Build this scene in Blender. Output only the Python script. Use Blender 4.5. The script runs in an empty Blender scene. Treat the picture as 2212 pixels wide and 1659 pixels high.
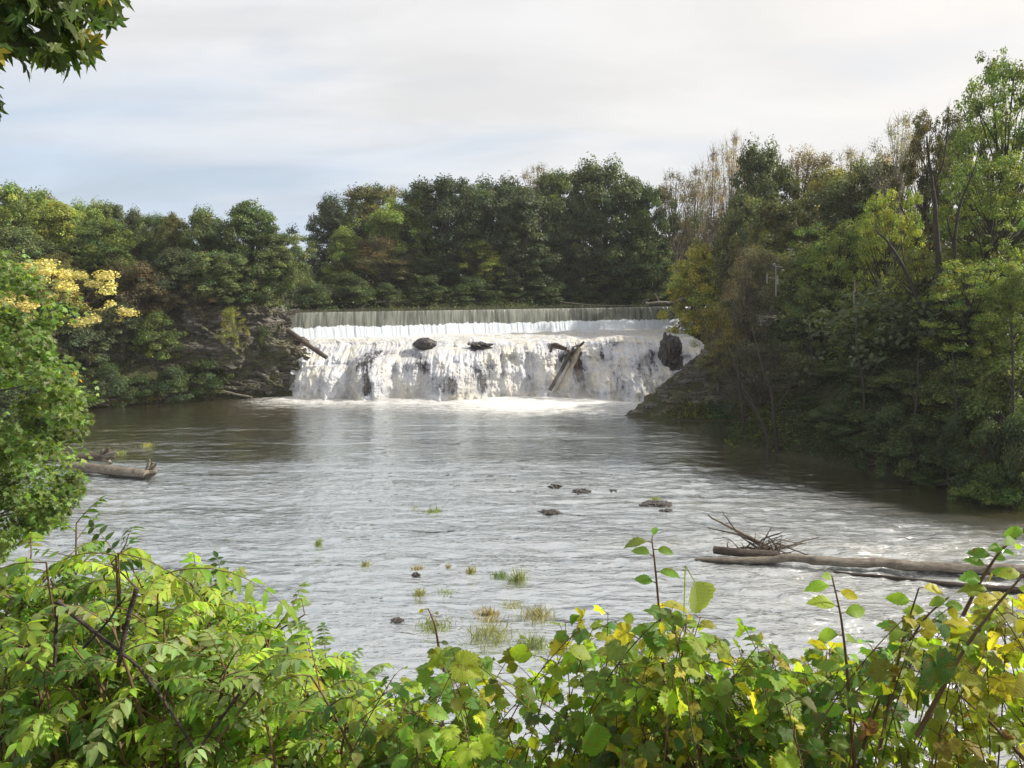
import bpy, math, random
import numpy as np
from mathutils import Vector

S = bpy.context.scene
COL = S.collection
R = math.radians
rng = np.random.default_rng(7)
random.seed(7)

# ------------------------------------------------------------------ camera
F, CX, CY, HZ, CAMZ = 1700.0, 1106.0, 829.5, 600.0, 16.0
PITCH = math.atan((CY - HZ) / F)
cam = bpy.data.cameras.new('camera'); camo = bpy.data.objects.new('camera', cam); COL.objects.link(camo)
cam.sensor_width = 36; cam.lens = 36 * F / 2212
cam.clip_start = 0.05; cam.clip_end = 5000
camo.location = (0, 0, CAMZ); camo.rotation_euler = (math.pi / 2 - PITCH, 0, 0)
S.camera = camo

# ------------------------------------------------------------------ light
SUN_AZ, SUN_EL = 82.0, 38.0       # azimuth from +Y towards +X
sd = Vector((math.sin(R(SUN_AZ)) * math.cos(R(SUN_EL)), math.cos(R(SUN_AZ)) * math.cos(R(SUN_EL)), math.sin(R(SUN_EL))))
sl = bpy.data.lights.new('sun', 'SUN'); sl.energy = 5.0; sl.angle = R(0.6); sl.color = (1.0, 0.93, 0.80)
so = bpy.data.objects.new('sun', sl); COL.objects.link(so); so.rotation_euler = (-sd).to_track_quat('-Z', 'Y').to_euler()
S.view_settings.view_transform = 'Standard'; S.view_settings.look = 'None'
S.view_settings.gamma = 1; S.view_settings.exposure = 0.58
S.render.use_motion_blur = False
try:
    S.cycles.max_bounces = 8; S.cycles.transparent_max_bounces = 8; S.cycles.diffuse_bounces = 3
    S.cycles.use_denoising = True
except Exception: pass

W = bpy.data.worlds.new('World'); S.world = W; W.use_nodes = True


class NT:
    """small node-tree helper"""
    def __init__(s, nt): s.nt = nt; s.n = nt.nodes; s.l = nt.links; s.n.clear()
    def new(s, t, **kw):
        x = s.n.new(t)
        for k, v in kw.items(): setattr(x, k, v)
        return x
    def put(s, sock, v):
        if v is None: return
        if isinstance(v, (int, float, tuple, list)):
            try: sock.default_value = v
            except Exception: sock.default_value = (*v, 1.0)
        else: s.l.new(v, sock)
    def math(s, op, a, b=None, clamp=False):
        x = s.new('ShaderNodeMath', operation=op, use_clamp=clamp); s.put(x.inputs[0], a); s.put(x.inputs[1], b); return x.outputs[0]
    def vmath(s, op, a, b=None):
        x = s.new('ShaderNodeVectorMath', operation=op); s.put(x.inputs[0], a); s.put(x.inputs[1], b)
        return x.outputs['Value'] if op in ('DOT_PRODUCT', 'LENGTH') else x.outputs[0]
    def mix(s, f, a, b, mode='MIX'):
        x = s.new('ShaderNodeMix', data_type='RGBA', blend_type=mode)
        s.put(x.inputs[0], f)
        for i, v in ((6, a), (7, b)):
            if isinstance(v, tuple) and len(v) == 3: v = (*v, 1.0)
            s.put(x.inputs[i], v)
        return x.outputs[2]
    def noise(s, vec, scale, detail=4, rough=.55, dist=0):
        x = s.new('ShaderNodeTexNoise'); s.put(x.inputs['Vector'], vec); x.inputs['Scale'].default_value = scale
        x.inputs['Detail'].default_value = detail; x.inputs['Roughness'].default_value = rough; x.inputs['Distortion'].default_value = dist
        return x.outputs['Fac']
    def ramp(s, f, stops, interp='LINEAR'):
        x = s.new('ShaderNodeValToRGB'); s.put(x.inputs[0], f); e = x.color_ramp.elements; x.color_ramp.interpolation = interp
        while len(e) < len(stops): e.new(0.5)
        for el, (p, c) in zip(e, stops):
            el.position = p; el.color = (c, c, c, 1) if isinstance(c, (int, float)) else (*c, 1)
        return x.outputs[0]
    def scalev(s, vec, sc):
        x = s.new('ShaderNodeMapping'); s.put(x.inputs[0], vec); x.inputs['Scale'].default_value = sc; return x.outputs[0]
    def bump(s, h, strength=.5, dist=.1, normal=None):
        x = s.new('ShaderNodeBump'); s.put(x.inputs['Height'], h); x.inputs['Strength'].default_value = strength
        x.inputs['Distance'].default_value = dist; s.put(x.inputs['Normal'], normal); return x.outputs[0]
    def bsdf(s, base, rough=.7, spec=.5, normal=None, **kw):
        x = s.new('ShaderNodeBsdfPrincipled')
        if isinstance(base, tuple) and len(base) == 3: base = (*base, 1)
        s.put(x.inputs['Base Color'], base); s.put(x.inputs['Roughness'], rough); s.put(x.inputs['Specular IOR Level'], spec)
        s.put(x.inputs['Normal'], normal)
        for k, v in kw.items(): s.put(x.inputs[k], v)
        return x.outputs[0]
    def out(s, sh):
        o = s.new('ShaderNodeOutputMaterial'); s.l.new(sh, o.inputs['Surface'])


def material(name):
    m = bpy.data.materials.new(name); m.use_nodes = True
    return m, NT(m.node_tree)


# sky: physical sky behind a thin sheet of high cloud
t = NT(W.node_tree)
sky = t.new('ShaderNodeTexSky', sky_type='NISHITA'); sky.sun_disc = False
sky.sun_elevation = R(SUN_EL); sky.sun_rotation = R(SUN_AZ); sky.air_density = 1.0; sky.dust_density = 2.0; sky.ozone_density = 1.5
geo = t.new('ShaderNodeTexCoord').outputs['Generated']
sep = t.new('ShaderNodeSeparateXYZ'); t.put(sep.inputs[0], geo)
zz = t.math('ADD', t.math('MAXIMUM', sep.outputs[2], 0.0), 0.22)
cv = t.new('ShaderNodeCombineXYZ')
t.put(cv.inputs[0], t.math('DIVIDE', sep.outputs[0], zz)); t.put(cv.inputs[1], t.math('DIVIDE', sep.outputs[1], zz))
cvs = t.scalev(cv.outputs[0], (0.55, 1.25, 1))
n1 = t.noise(cvs, 1.3, 6, .5, .35); n2 = t.noise(cvs, 3.1, 5, .55, .2)
cm = t.math('ADD', t.math('MULTIPLY', n1, .75), t.math('MULTIPLY', n2, .25))
cover = t.ramp(cm, [(.36, .78), (.48, .97), (1, .98)])
sdot = t.math('MAXIMUM', t.vmath('DOT_PRODUCT', geo, tuple(sd)), 0)
warm = t.math('POWER', sdot, 2.0)
hor = t.ramp(t.math('ADD', sep.outputs[2], t.math('ADD', t.math('MULTIPLY', sep.outputs[0], .22), t.math('MULTIPLY', t.math('SUBTRACT', n1, .5), .45))), [(0.02, 0.0), (.20, 1.0)])
left = t.math('MULTIPLY', t.math('ADD', sep.outputs[0], .15), -1.0, )
cloud = t.mix(hor, (3.7, 4.35, 5.2), (5.4, 5.4, 5.45))
shade = t.ramp(t.noise(cvs, 2.0, 6, .55, .5), [(.35, .90), (.6, 1.03)])
cloud = t.mix(1.0, cloud, shade, 'MULTIPLY')
cloud = t.mix(t.math('MULTIPLY', warm, 1.1, True), cloud, (7.2, 6.6, 5.9))
full = t.mix(cover, sky.outputs[0], cloud)
bg = t.new('ShaderNodeBackground'); t.put(bg.inputs[0], full); bg.inputs[1].default_value = 0.11
wo = t.new('ShaderNodeOutputWorld'); t.l.new(bg.outputs[0], wo.inputs[0])

# ------------------------------------------------------------------ placing helpers
FW = np.array([0, math.cos(PITCH), -math.sin(PITCH)]); UP = np.array([0, math.sin(PITCH), math.cos(PITCH)])


def ray(px, py):
    return np.array([(px - CX) / F, 0, 0]) + UP * (-(py - CY) / F) + FW


def at(px, py, Y):
    d = ray(px, py); return np.array([0, 0, CAMZ]) + d * (Y / d[1])


def onz(px, py, z=0.0):
    d = ray(px, py); return np.array([0, 0, CAMZ]) + d * ((z - CAMZ) / d[2])


# ------------------------------------------------------------------ noise (numpy)
def _h(i, j, k, s):
    n = (i * 73856093) ^ (j * 19349663) ^ (k * 83492791) ^ (s * 2654435761)
    n = (n ^ (n >> 13)) * 1274126177 & 0x7fffffff
    n = (n ^ (n >> 16)) * 668265263 & 0x7fffffff
    return ((n >> 7) & 0xffff) / 32767.5 - 1.0


def vn(x, y, z=0.0, s=0):
    x, y, z = np.broadcast_arrays(np.asarray(x, float), y, z)
    i, j, k = np.floor(x).astype(np.int64), np.floor(y).astype(np.int64), np.floor(z).astype(np.int64)
    u, v, w = x - i, y - j, z - k
    u, v, w = (a * a * a * (a * (a * 6 - 15) + 10) for a in (u, v, w))
    r = 0
    for a in (0, 1):
        for b in (0, 1):
            for c in (0, 1):
                r = r + _h(i + a, j + b, k + c, s) * (u if a else 1 - u) * (v if b else 1 - v) * (w if c else 1 - w)
    return r


def fbm(x, y, z=0.0, o=4, s=0, g=.5):
    r = 0; a = 1; f = 1
    for q in range(o):
        r = r + a * vn(np.asarray(x) * f, np.asarray(y) * f, np.asarray(z) * f, s + q); a *= g; f *= 2.03
    return r


def smooth(a, b, x):
    u = np.clip((x - a) / (b - a), 0, 1); return u * u * (3 - 2 * u)


# ------------------------------------------------------------------ mesh building
class MB:
    def __init__(s): s.v = []; s.f3 = []; s.f4 = []; s.c = []; s.u = []; s.n = 0
    def add(s, v, f, col=None, uv=None):
        v = np.asarray(v, float).reshape(-1, 3); f = np.asarray(f, np.int64)
        (s.f3 if f.shape[1] == 3 else s.f4).append(f + s.n)
        s.v.append(v); n = len(v); s.n += n
        c = np.ones((n, 4)) if col is None else np.broadcast_to(np.asarray(col, float), (n, 4)) if np.ndim(col) == 1 else col
        s.c.append(c); s.u.append(np.zeros((n, 2)) if uv is None else uv)
    def build(s, name, mat, parent=None, smooth_=True):
        me = bpy.data.meshes.new(name); me.materials.append(mat)
        V = np.concatenate(s.v); C = np.concatenate(s.c); U = np.concatenate(s.u)
        f3 = np.concatenate(s.f3) if s.f3 else np.zeros((0, 3), np.int64)
        f4 = np.concatenate(s.f4) if s.f4 else np.zeros((0, 4), np.int64)
        idx = np.concatenate([f3.ravel(), f4.ravel()])
        me.vertices.add(len(V)); me.vertices.foreach_set('co', V.astype(np.float32).ravel())
        me.loops.add(len(idx)); me.loops.foreach_set('vertex_index', idx.astype(np.int32))
        nf = len(f3) + len(f4); me.polygons.add(nf)
        st = np.concatenate([np.arange(len(f3)) * 3, len(f3) * 3 + np.arange(len(f4)) * 4]).astype(np.int32)
        me.polygons.foreach_set('loop_start', st)
        me.polygons.foreach_set('use_smooth', np.full(nf, smooth_))
        a = me.color_attributes.new('col', 'FLOAT_COLOR', 'POINT'); a.data.foreach_set('color', C.astype(np.float32).ravel())
        uvl = me.uv_layers.new(name='uv'); uvl.data.foreach_set('uv', U[idx].astype(np.float32).ravel())
        me.update(calc_edges=True); me.validate()
        o = bpy.data.objects.new(name, me); COL.objects.link(o)
        if parent is not None: o.parent = parent
        return o


def tag(o, label=None, cat=None, group=None, kind=None):
    if label: o['label'] = label
    if cat: o['category'] = cat
    if group: o['group'] = group
    if kind: o['kind'] = kind
    return o


def empty(name, loc=(0, 0, 0)):
    o = bpy.data.objects.new(name, None); COL.objects.link(o); o.location = loc; o.empty_display_size = .2; return o


def grid_faces(nr, nc):
    i = np.arange(nr - 1)[:, None] * nc + np.arange(nc - 1)[None]
    return np.stack([i, i + 1, i + nc + 1, i + nc], -1).reshape(-1, 4)


def tube(mb, pts, rad, n=8, rough=0.0, seed=0, cap=True, col=None):
    pts = np.asarray(pts, float); rad = np.broadcast_to(np.asarray(rad, float), (len(pts),)).copy()
    T = np.gradient(pts, axis=0); T /= np.linalg.norm(T, axis=1)[:, None] + 1e-9
    ref = np.array([0, 0, 1.0]) if abs(T[0][2]) < .8 else np.array([1.0, 0, 0])
    A = np.cross(T, ref); A /= np.linalg.norm(A, axis=1)[:, None] + 1e-9; B = np.cross(T, A)
    th = np.arange(n) / n * 2 * math.pi
    ring = np.cos(th)[None, :, None] * A[:, None] + np.sin(th)[None, :, None] * B[:, None]
    rr = rad[:, None] * np.ones((1, n))
    if rough:
        sg = np.arange(len(pts))[:, None]
        rr = rr * (1 + rough * vn(np.cos(th)[None] * 1.7 + sg * .5, np.sin(th)[None] * 1.7 + sg * .31, sg * .4, seed))
    v = pts[:, None] + ring * rr[..., None]
    k = len(pts); base = np.arange(k - 1)[:, None] * n; j = np.arange(n)[None]
    f = np.stack([base + j, base + (j + 1) % n, base + n + (j + 1) % n, base + n + j], -1).reshape(-1, 4)
    vv = v.reshape(-1, 3)
    mb.add(vv, f, col)
    if cap:
        for e, ix in ((0, 0), (k - 1, (k - 1) * n)):
            o = mb.n; c = np.vstack([vv[ix:ix + n], pts[e] + (T[e] * rad[e] * .3 * (1 if e else -1))])
            q = np.stack([np.arange(n), (np.arange(n) + 1) % n, np.full(n, n)], -1)
            mb.add(c, q, col)


def bez(a, b, c, n=8):
    t_ = np.linspace(0, 1, n)[:, None]; a, b, c = map(np.asarray, (a, b, c))
    return (1 - t_) ** 2 * a + 2 * t_ * (1 - t_) * b + t_ ** 2 * c


# ------------------------------------------------------------------ leaf templates (length 1 along +Y, face +Z)
def t_simple():
    v = np.array([[0, 0, 0], [.36, .45, .08], [0, 1, -.06], [-.36, .5, .08]]); return v, np.array([[0, 1, 2], [0, 2, 3]]), v[:, :2]


def t_ovate(n=9, w=.30, serr=.07, fold=.22, bend=.25, peak=.42, wave=0.0):
    ys = np.linspace(0, 1, n + 1); vs = []; f = []
    for i, y in enumerate(ys):
        u = y / peak if y < peak else (1 - y) / (1 - peak)
        wd = w * max(0.0, math.sin(min(u, 1) * math.pi / 2)) ** (.75 if y < peak else 1.05)
        s_ = 1 + (serr if i % 2 else -serr)
        yo = y + (.03 if i % 2 else 0)
        z0 = -bend * y * y
        vs += [(-wd * s_, min(yo, 1), z0 + fold * wd + wave * math.sin(y * 9)), (0, y, z0), (wd * s_, min(yo, 1), z0 + fold * wd - wave * math.sin(y * 9 + 1))]
    for i in range(n):
        a = i * 3
        f += [(a, a + 1, a + 4), (a, a + 4, a + 3), (a + 1, a + 2, a + 5), (a + 1, a + 5, a + 4)]
    v = np.array(vs); return v, np.array(f), v[:, :2].copy()


def t_polar(angs, rads, bend=.2, fold=.06, nv=5, serr=0.0, y0=0.0, sub=1, cup=0.0):
    """outline given for 0..180 deg, mirrored; two rings round the petiole point"""
    a = np.radians(np.interp(np.linspace(0, 1, len(angs) * sub - sub + 1), np.linspace(0, 1, len(angs)), angs))
    r = np.interp(np.degrees(a), angs, rads)
    if serr: r = r * (1 + serr * np.where(np.arange(len(r)) % 2, 1, -1))
    A = np.concatenate([-a[::-1], a[1:]]); Rr = np.concatenate([r[::-1], r[1:]])
    n = len(A); vs = [(0, 0, 0)]
    for q in (.5, 1.0):
        for th, rr in zip(A, Rr):
            x, y = math.sin(th) * rr * q, math.cos(th) * rr * q
            z = -bend * (x * x + y * y) + fold * q * abs(math.sin(nv / 2 * th)) + cup * abs(x)
            vs.append((x, y + y0, z))
    f = []
    for i in range(n - 1):
        f += [(0, 1 + i + 1, 1 + i), (1 + i, 1 + i + 1, 1 + n + i + 1), (1 + i, 1 + n + i + 1, 1 + n + i)]
    v = np.array(vs); v[:, 2] -= v[:, 2].min() * 0
    return v, np.array(f)[:, ::-1], v[:, :2].copy()


T_SIMPLE = t_simple()
T_OVATE = t_ovate(11, .36, .06, .18, .28)
T_OVATE2 = t_ovate(11, .40, .07, .30, .5, .4, .02)
T_ELM = t_ovate(13, .30, .09, .22, .42, .5, .02)
T_LEAFLET = t_ovate(6, .20, .0, .25, .35, .35)
T_LEAFLET2 = t_ovate(6, .24, .0, .12, .6, .4, .015)
T_SMALL = t_ovate(4, .34, .0, .2, .3)
_ga, _gr = [0, 18, 38, 58, 78, 100, 125, 150, 168, 180], [.80, .62, .56, .66, .52, .50, .46, .44, .30, .05]
T_GRAPE = t_polar(_ga, _gr, .30, .07, 5, .07, sub=3)
T_GRAPE2 = t_polar(_ga, _gr, .55, .05, 5, .08, sub=3, cup=.35)
T_CURL = t_polar(_ga, [r_ * .8 for r_ in _gr], 1.5, .12, 5, .1, sub=2, cup=.9)
T_MAPLE = t_polar([0, 8, 15, 30, 38, 48, 58, 74, 84, 103, 118, 135, 160, 180],
                  [1.0, .72, .76, .36, .66, .92, .60, .34, .44, .64, .36, .30, .22, .10], .18, .06, 5, sub=1)
T_MAPLE2 = t_polar([0, 8, 15, 30, 38, 48, 58, 74, 84, 103, 118, 135, 160, 180],
                   [1.0, .72, .76, .36, .66, .92, .60, .34, .44, .64, .36, .30, .22, .10], .7, .10, 5, sub=1, cup=.3)
T_LOBED = t_polar([0, 14, 30, 50, 75, 105, 140, 180], [.8, .42, .62, .34, .62, .32, .3, .1], .3, .08, 3, sub=1)


def norm(a):
    a = np.asarray(a, float); return a / (np.linalg.norm(a, axis=-1, keepdims=True) + 1e-9)


def leaves(mb, tmpl, P, D, N, Sz, C):
    """a leaf of shape tmpl at each P, pointing along D, facing N, of length Sz and colour C"""
    v, f, uv = tmpl; n = len(P)
    if n == 0: return
    D = norm(D); X = norm(np.cross(D, N)); N = np.cross(X, D)
    Sz = np.broadcast_to(Sz, (n,))
    loc = v[None, :, 0, None] * X[:, None] + v[None, :, 1, None] * D[:, None] + v[None, :, 2, None] * N[:, None]
    vv = P[:, None] + loc * Sz[:, None, None]
    k = len(v)
    ff = (f[None] + (np.arange(n) * k)[:, None, None]).reshape(-1, f.shape[1])
    cc = np.repeat(np.concatenate([C[:, :3], np.ones((n, 1))], 1), k, 0)
    mb.add(vv.reshape(-1, 3), ff, cc, np.tile(uv, (n, 1)))


# ------------------------------------------------------------------ materials
def leaf_mat(name, rough=.45, trans=.45, veins=None, spots=0.0, spec=.5, tcol=(1.7, 1.75, .55)):
    m, t = material(name)
    att = t.new('ShaderNodeAttribute', attribute_name='col').outputs['Color']
    oc = t.new('ShaderNodeObjectInfo').outputs['Color']
    c = t.mix(1.0, att, oc, 'MULTIPLY')
    nrm = None
    if veins:
        uv = t.new('ShaderNodeUVMap', uv_map='uv').outputs[0]
        s = t.new('ShaderNodeSeparateXYZ'); t.put(s.inputs[0], uv)
        ax = t.math('ABSOLUTE', s.outputs[0])
        if veins == 'feather':
            q = t.math('MULTIPLY', t.math('SUBTRACT', s.outputs[1], t.math('MULTIPLY', ax, .75)), 9.0)
            side = t.math('ABSOLUTE', t.math('SUBTRACT', t.math('FRACT', q), .5))
            vm = t.ramp(side, [(0, 1), (.10, 0)]); mid = t.ramp(ax, [(0, 1), (.018, 0)])
            hgt = side
        else:
            an = t.math('ARCTAN2', s.outputs[0], s.outputs[1])
            q = t.math('ABSOLUTE', t.math('SUBTRACT', t.math('FRACT', t.math('ADD', t.math('DIVIDE', an, .90), .5)), .5))
            rr = t.vmath('LENGTH', uv)
            vm0 = t.ramp(t.math('MULTIPLY', q, rr), [(0, 1), (.018, 0)])
            q2 = t.math('ABSOLUTE', t.math('SUBTRACT', t.math('FRACT', t.math('MULTIPLY', t.math('SUBTRACT', rr, t.math('MULTIPLY', q, .45)), 9)), .5))
            vm1 = t.ramp(q2, [(0, .6), (.09, 0)])
            vm = vm1; mid = vm0; hgt = t.math('ADD', q2, t.math('MULTIPLY', q, rr))
        veinf = t.math('MULTIPLY', t.math('MAXIMUM', vm, mid), .38)
        c = t.mix(veinf, c, t.mix(1.0, c, (1.5, 1.45, 1.7), 'MULTIPLY'))
        nz = t.noise(t.new('ShaderNodeTexCoord').outputs['Object'], 60, 3)
        nrm = t.bump(t.math('ADD', hgt, t.math('MULTIPLY', nz, .8)), .3, .005)
    if spots:
        g = t.new('ShaderNodeTexCoord').outputs['Object']
        sp = t.ramp(t.noise(g, 38, 5, .65), [(.60 - spots * .1, 0), (.66, 1)])
        c = t.mix(t.math('MULTIPLY', sp, .8), c, (.16, .085, .025))
    pb = t.bsdf(c, rough, spec, nrm)
    tr = t.new('ShaderNodeBsdfTranslucent'); t.put(tr.inputs[0], t.mix(1.0, c, tcol, 'MULTIPLY')); t.put(tr.inputs['Normal'], nrm)
    mx = t.new('ShaderNodeMixShader'); mx.inputs[0].default_value = trans; t.l.new(pb, mx.inputs[1]); t.l.new(tr.outputs[0], mx.inputs[2])
    t.out(mx.outputs[0]); return m


M_CROWN = leaf_mat('foliage', .55, .36, spec=.35, tcol=(1.6, 1.6, .6))
M_NEAR = leaf_mat('near_foliage', .45, .45, spec=.35)
M_FEATHER = leaf_mat('feather_veined_leaf', .48, .55, 'feather', .15, .35)
M_PALM = leaf_mat('palmate_veined_leaf', .48, .58, 'palm', .7, .35)


def bark(name, c1, c2, sc=3.0, vert=.25):
    m, t = material(name); g = t.new('ShaderNodeTexCoord').outputs['Object']
    n = t.noise(t.scalev(g, (1, 1, vert)), sc, 6, .65); n2 = t.noise(g, sc * .3, 3)
    c = t.mix(n, c1, c2); c = t.mix(t.ramp(n2, [(.4, 0), (.7, .5)]), c, tuple(x * .55 for x in c1))
    t.out(t.bsdf(c, .85, .3, t.bump(n, .7, .05))); return m


M_BARK = bark('bark', (.05, .04, .03), (.13, .11, .09))
M_PALEBARK = bark('pale_bark', (.14, .12, .10), (.30, .27, .23))
M_TWIG = bark('stem_bark', (.07, .04, .025), (.20, .14, .07), 12)
M_GSTEM = bark('green_stem', (.12, .15, .05), (.2, .2, .08), 12)


def drift_mat(name, c1, c2):
    m, t = material(name); g = t.new('ShaderNodeTexCoord').outputs['Object']
    n = t.noise(t.scalev(g, (.35, 1.6, 1.6)), 5, 8, .7, .3); n2 = t.noise(g, 1.2, 4); n3 = t.noise(t.scalev(g, (.25, 3, 3)), 9, 5, .7)
    c = t.mix(t.ramp(n, [(.3, 0), (.7, 1)]), c1, c2); c = t.mix(t.ramp(n3, [(.52, 0), (.62, .8)]), c, tuple(x * .35 for x in c1))
    c = t.mix(t.ramp(n2, [(.5, 0), (.65, .6)]), c, tuple(x * .5 for x in c1))
    ps = t.new('ShaderNodeNewGeometry').outputs['Position']; sp = t.new('ShaderNodeSeparateXYZ'); t.put(sp.inputs[0], ps)
    wet = t.ramp(t.math('ADD', sp.outputs[2], t.math('MULTIPLY', t.math('SUBTRACT', n2, .5), .3)), [(.12, .85), (.26, 0)])
    c = t.mix(wet, c, (.03, .024, .018))
    t.out(t.bsdf(c, .8, .3, t.bump(t.math('ADD', n, n3), .9, .06))); return m


M_DRIFT = drift_mat('driftwood', (.11, .092, .075), (.28, .25, .205)); M_WETLOG = drift_mat('wet_wood', (.04, .03, .024), (.14, .11, .09))


def rock_mat():
    m, t = material('shale_rock'); g = t.new('ShaderNodeTexCoord').outputs['Object']
    st = t.scalev(g, (.35, .35, 2.2))
    n = t.noise(st, 1.2, 8, .65, .4); n2 = t.noise(g, .5, 5, .6); n3 = t.noise(g, 6, 6, .7)
    c = t.ramp(n, [(.3, (.03, .027, .026)), (.48, (.085, .076, .066)), (.68, (.235, .215, .19))])
    c = t.mix(t.ramp(n2, [(.44, 0), (.60, .8)]), c, (.085, .085, .032))
    vor = t.new('ShaderNodeTexVoronoi'); t.put(vor.inputs['Vector'], st); vor.inputs['Scale'].default_value = 1.6; vor.feature = 'DISTANCE_TO_EDGE'
    h = t.math('ADD', t.math('MULTIPLY', n, 1.0), t.math('MULTIPLY', n3, .35))
    h = t.math('ADD', h, t.math('MULTIPLY', t.math('MINIMUM', vor.outputs['Distance'], .12), 4))
    t.out(t.bsdf(c, .75, .4, t.bump(h, 1.0, .35))); return m


M_ROCK = rock_mat()


def wetrock_mat():
    m, t = material('wet_rock'); g = t.new('ShaderNodeTexCoord').outputs['Object']
    n = t.noise(g, 3, 7, .65)
    c = t.ramp(n, [(.3, (.012, .011, .012)), (.7, (.07, .06, .055))])
    t.out(t.bsdf(c, .35, .5, t.bump(n, .9, .2))); return m


M_WETROCK = wetrock_mat()


def ground_mat():
    m, t = material('forest_soil'); g = t.new('ShaderNodeTexCoord').outputs['Object']
    n = t.noise(g, .25, 6, .6); n2 = t.noise(g, 4, 6, .7)
    c = t.mix(n, (.035, .03, .02), (.045, .06, .02)); c = t.mix(t.ramp(n2, [(.45, 0), (.7, .7)]), c, (.10, .085, .055))
    t.out(t.bsdf(c, .9, .2, t.bump(n2, 1, .2))); return m


M_GROUND = ground_mat()


def concrete_mat():
    m, t = material('concrete'); g = t.new('ShaderNodeTexCoord').outputs['Object']
    n = t.noise(t.scalev(g, (1, 1, .3)), 1.5, 7, .65)
    t.out(t.bsdf(t.mix(n, (.16, .15, .13), (.36, .34, .30)), .8, .3, t.bump(n, .5, .05))); return m


M_CONC = concrete_mat()


def river_mat():
    m, t = material('river_water'); g = t.new('ShaderNodeTexCoord').outputs['Object']
    att = t.new('ShaderNodeAttribute', attribute_name='col'); fo = t.new('ShaderNodeSeparateColor'); t.put(fo.inputs[0], att.outputs['Color'])
    foam0 = fo.outputs[0]; chop = fo.outputs[1]
    w = t.scalev(g, (.32, 1.0, 1.0))
    a = t.noise(w, 1.1, 3, .6, .3); b = t.noise(w, 2.6, 4, .6, .5); c_ = t.noise(w, 11, 3, .6, .3)
    h = t.math('ADD', t.math('MULTIPLY', a, .42), t.math('ADD', t.math('MULTIPLY', b, .26), t.math('MULTIPLY', c_, .06)))
    hc = t.math('MULTIPLY', h, t.math('ADD', .35, t.math('MULTIPLY', chop, 1.3)))
    nrm = t.bump(hc, 1.0, .36)
    fn = t.noise(t.scalev(g, (.30, 1.0, 1.0)), 1.7, 7, .72, .8)
    glint_flecks = t.noise(t.scalev(g, (.5, 1.0, 1.0)), 7.0, 4, .7, .4)  # fine foam flecks, also standing in for sun glints painted white
    fsum = t.math('ADD', t.math('MULTIPLY', foam0, .62), t.math('ADD', t.math('MULTIPLY', fn, .62), t.math('MULTIPLY', glint_flecks, .30)))
    foam = t.ramp(fsum, [(.70, 0), (.96, 1)])
    big = t.noise(g, .07, 4, .6)
    body = t.mix(big, (.19, .195, .195), (.22, .24, .26))
    silt_reflect = t.mix(t.math('MULTIPLY', foam0, .85, True), body, (.47, .445, .40))
    silt_reflect = t.mix(fo.outputs[2], silt_reflect, (.060, .047, .027))  # dark brown paints the wooded banks' reflection into the calm water
    col = t.mix(foam, silt_reflect, (.66, .66, .65))
    df = t.new('ShaderNodeBsdfDiffuse'); t.put(df.inputs[0], col); t.put(df.inputs['Normal'], nrm)
    gl = t.new('ShaderNodeBsdfGlossy'); gl.inputs[0].default_value = (.90, .96, 1, 1); gl.inputs['Roughness'].default_value = .07; t.put(gl.inputs['Normal'], nrm)
    fr = t.new('ShaderNodeFresnel'); fr.inputs[0].default_value = 1.36; t.put(fr.inputs['Normal'], nrm)
    fac = t.math('MULTIPLY', t.math('ADD', .58, t.math('MULTIPLY', fr.outputs[0], .7), True), t.math('SUBTRACT', 1.0, t.math('MAXIMUM', t.math('MULTIPLY', foam, .85), t.math('MULTIPLY', foam0, .5))))
    mx = t.new('ShaderNodeMixShader'); t.put(mx.inputs[0], fac); t.l.new(df.outputs[0], mx.inputs[1]); t.l.new(gl.outputs[0], mx.inputs[2])
    t.out(mx.outputs[0]); return m


def pool_mat():
    m, t = material('pool_water'); g = t.new('ShaderNodeTexCoord').outputs['Object']
    n = t.noise(t.scalev(g, (1, 1, 1)), 2.5, 4)
    t.out(t.bsdf((.10, .10, .075), .06, .5, t.bump(n, .5, .05), IOR=1.33)); return m


def falls_mat():
    """white water with streaks; attribute r = how far the dark ledge shows through"""
    m, t = material('white_water'); g = t.new('ShaderNodeTexCoord').outputs['Object']
    att = t.new('ShaderNodeAttribute', attribute_name='col'); fo = t.new('ShaderNodeSeparateColor'); t.put(fo.inputs[0], att.outputs['Color'])
    st = t.scalev(g, (1.0, .35, .26))
    n = t.noise(st, 2.2, 7, .75, .6); n2 = t.noise(st, 8, 5, .7, .4); n3 = t.noise(t.scalev(g, (1, .6, .8)), 1.8, 6, .72, .5)
    s = t.math('ADD', t.math('MULTIPLY', n, .55), t.math('ADD', t.math('MULTIPLY', n2, .25), t.math('MULTIPLY', n3, .25)))
    s = t.math('ADD', s, .03)
    s = t.math('ADD', s, t.math('MULTIPLY', t.math('SUBTRACT', fo.outputs[0], .5), .42))
    rockf = t.ramp(s, [(.580, 0), (.645, 1)])
    thin = t.ramp(s, [(.42, 0), (.58, .9)])
    sun_shade_tint = t.mix(t.ramp(t.noise(t.scalev(g, (1, 1, .4)), .35, 4), [(.42, 0), (.58, 1)]), (.78, .80, .85), (.80, .76, .66))  # sunlit cream and shaded blue put into the water's colour by noise
    c = t.mix(thin, sun_shade_tint, (.44, .46, .53)); c = t.mix(rockf, c, (.045, .04, .045))
    h = t.math('SUBTRACT', t.math('MULTIPLY', n, 1.0), t.math('MULTIPLY', n2, -.5))
    nrm = t.bump(t.math('MULTIPLY', h, -1.0), .55, .30)
    pb = t.bsdf(c, .5, .4, nrm)
    tr = t.new('ShaderNodeBsdfTranslucent'); t.put(tr.inputs[0], c)
    mx = t.new('ShaderNodeMixShader'); mx.inputs[0].default_value = .30; t.l.new(pb, mx.inputs[1]); t.l.new(tr.outputs[0], mx.inputs[2])
    t.out(mx.outputs[0]); return m


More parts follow.
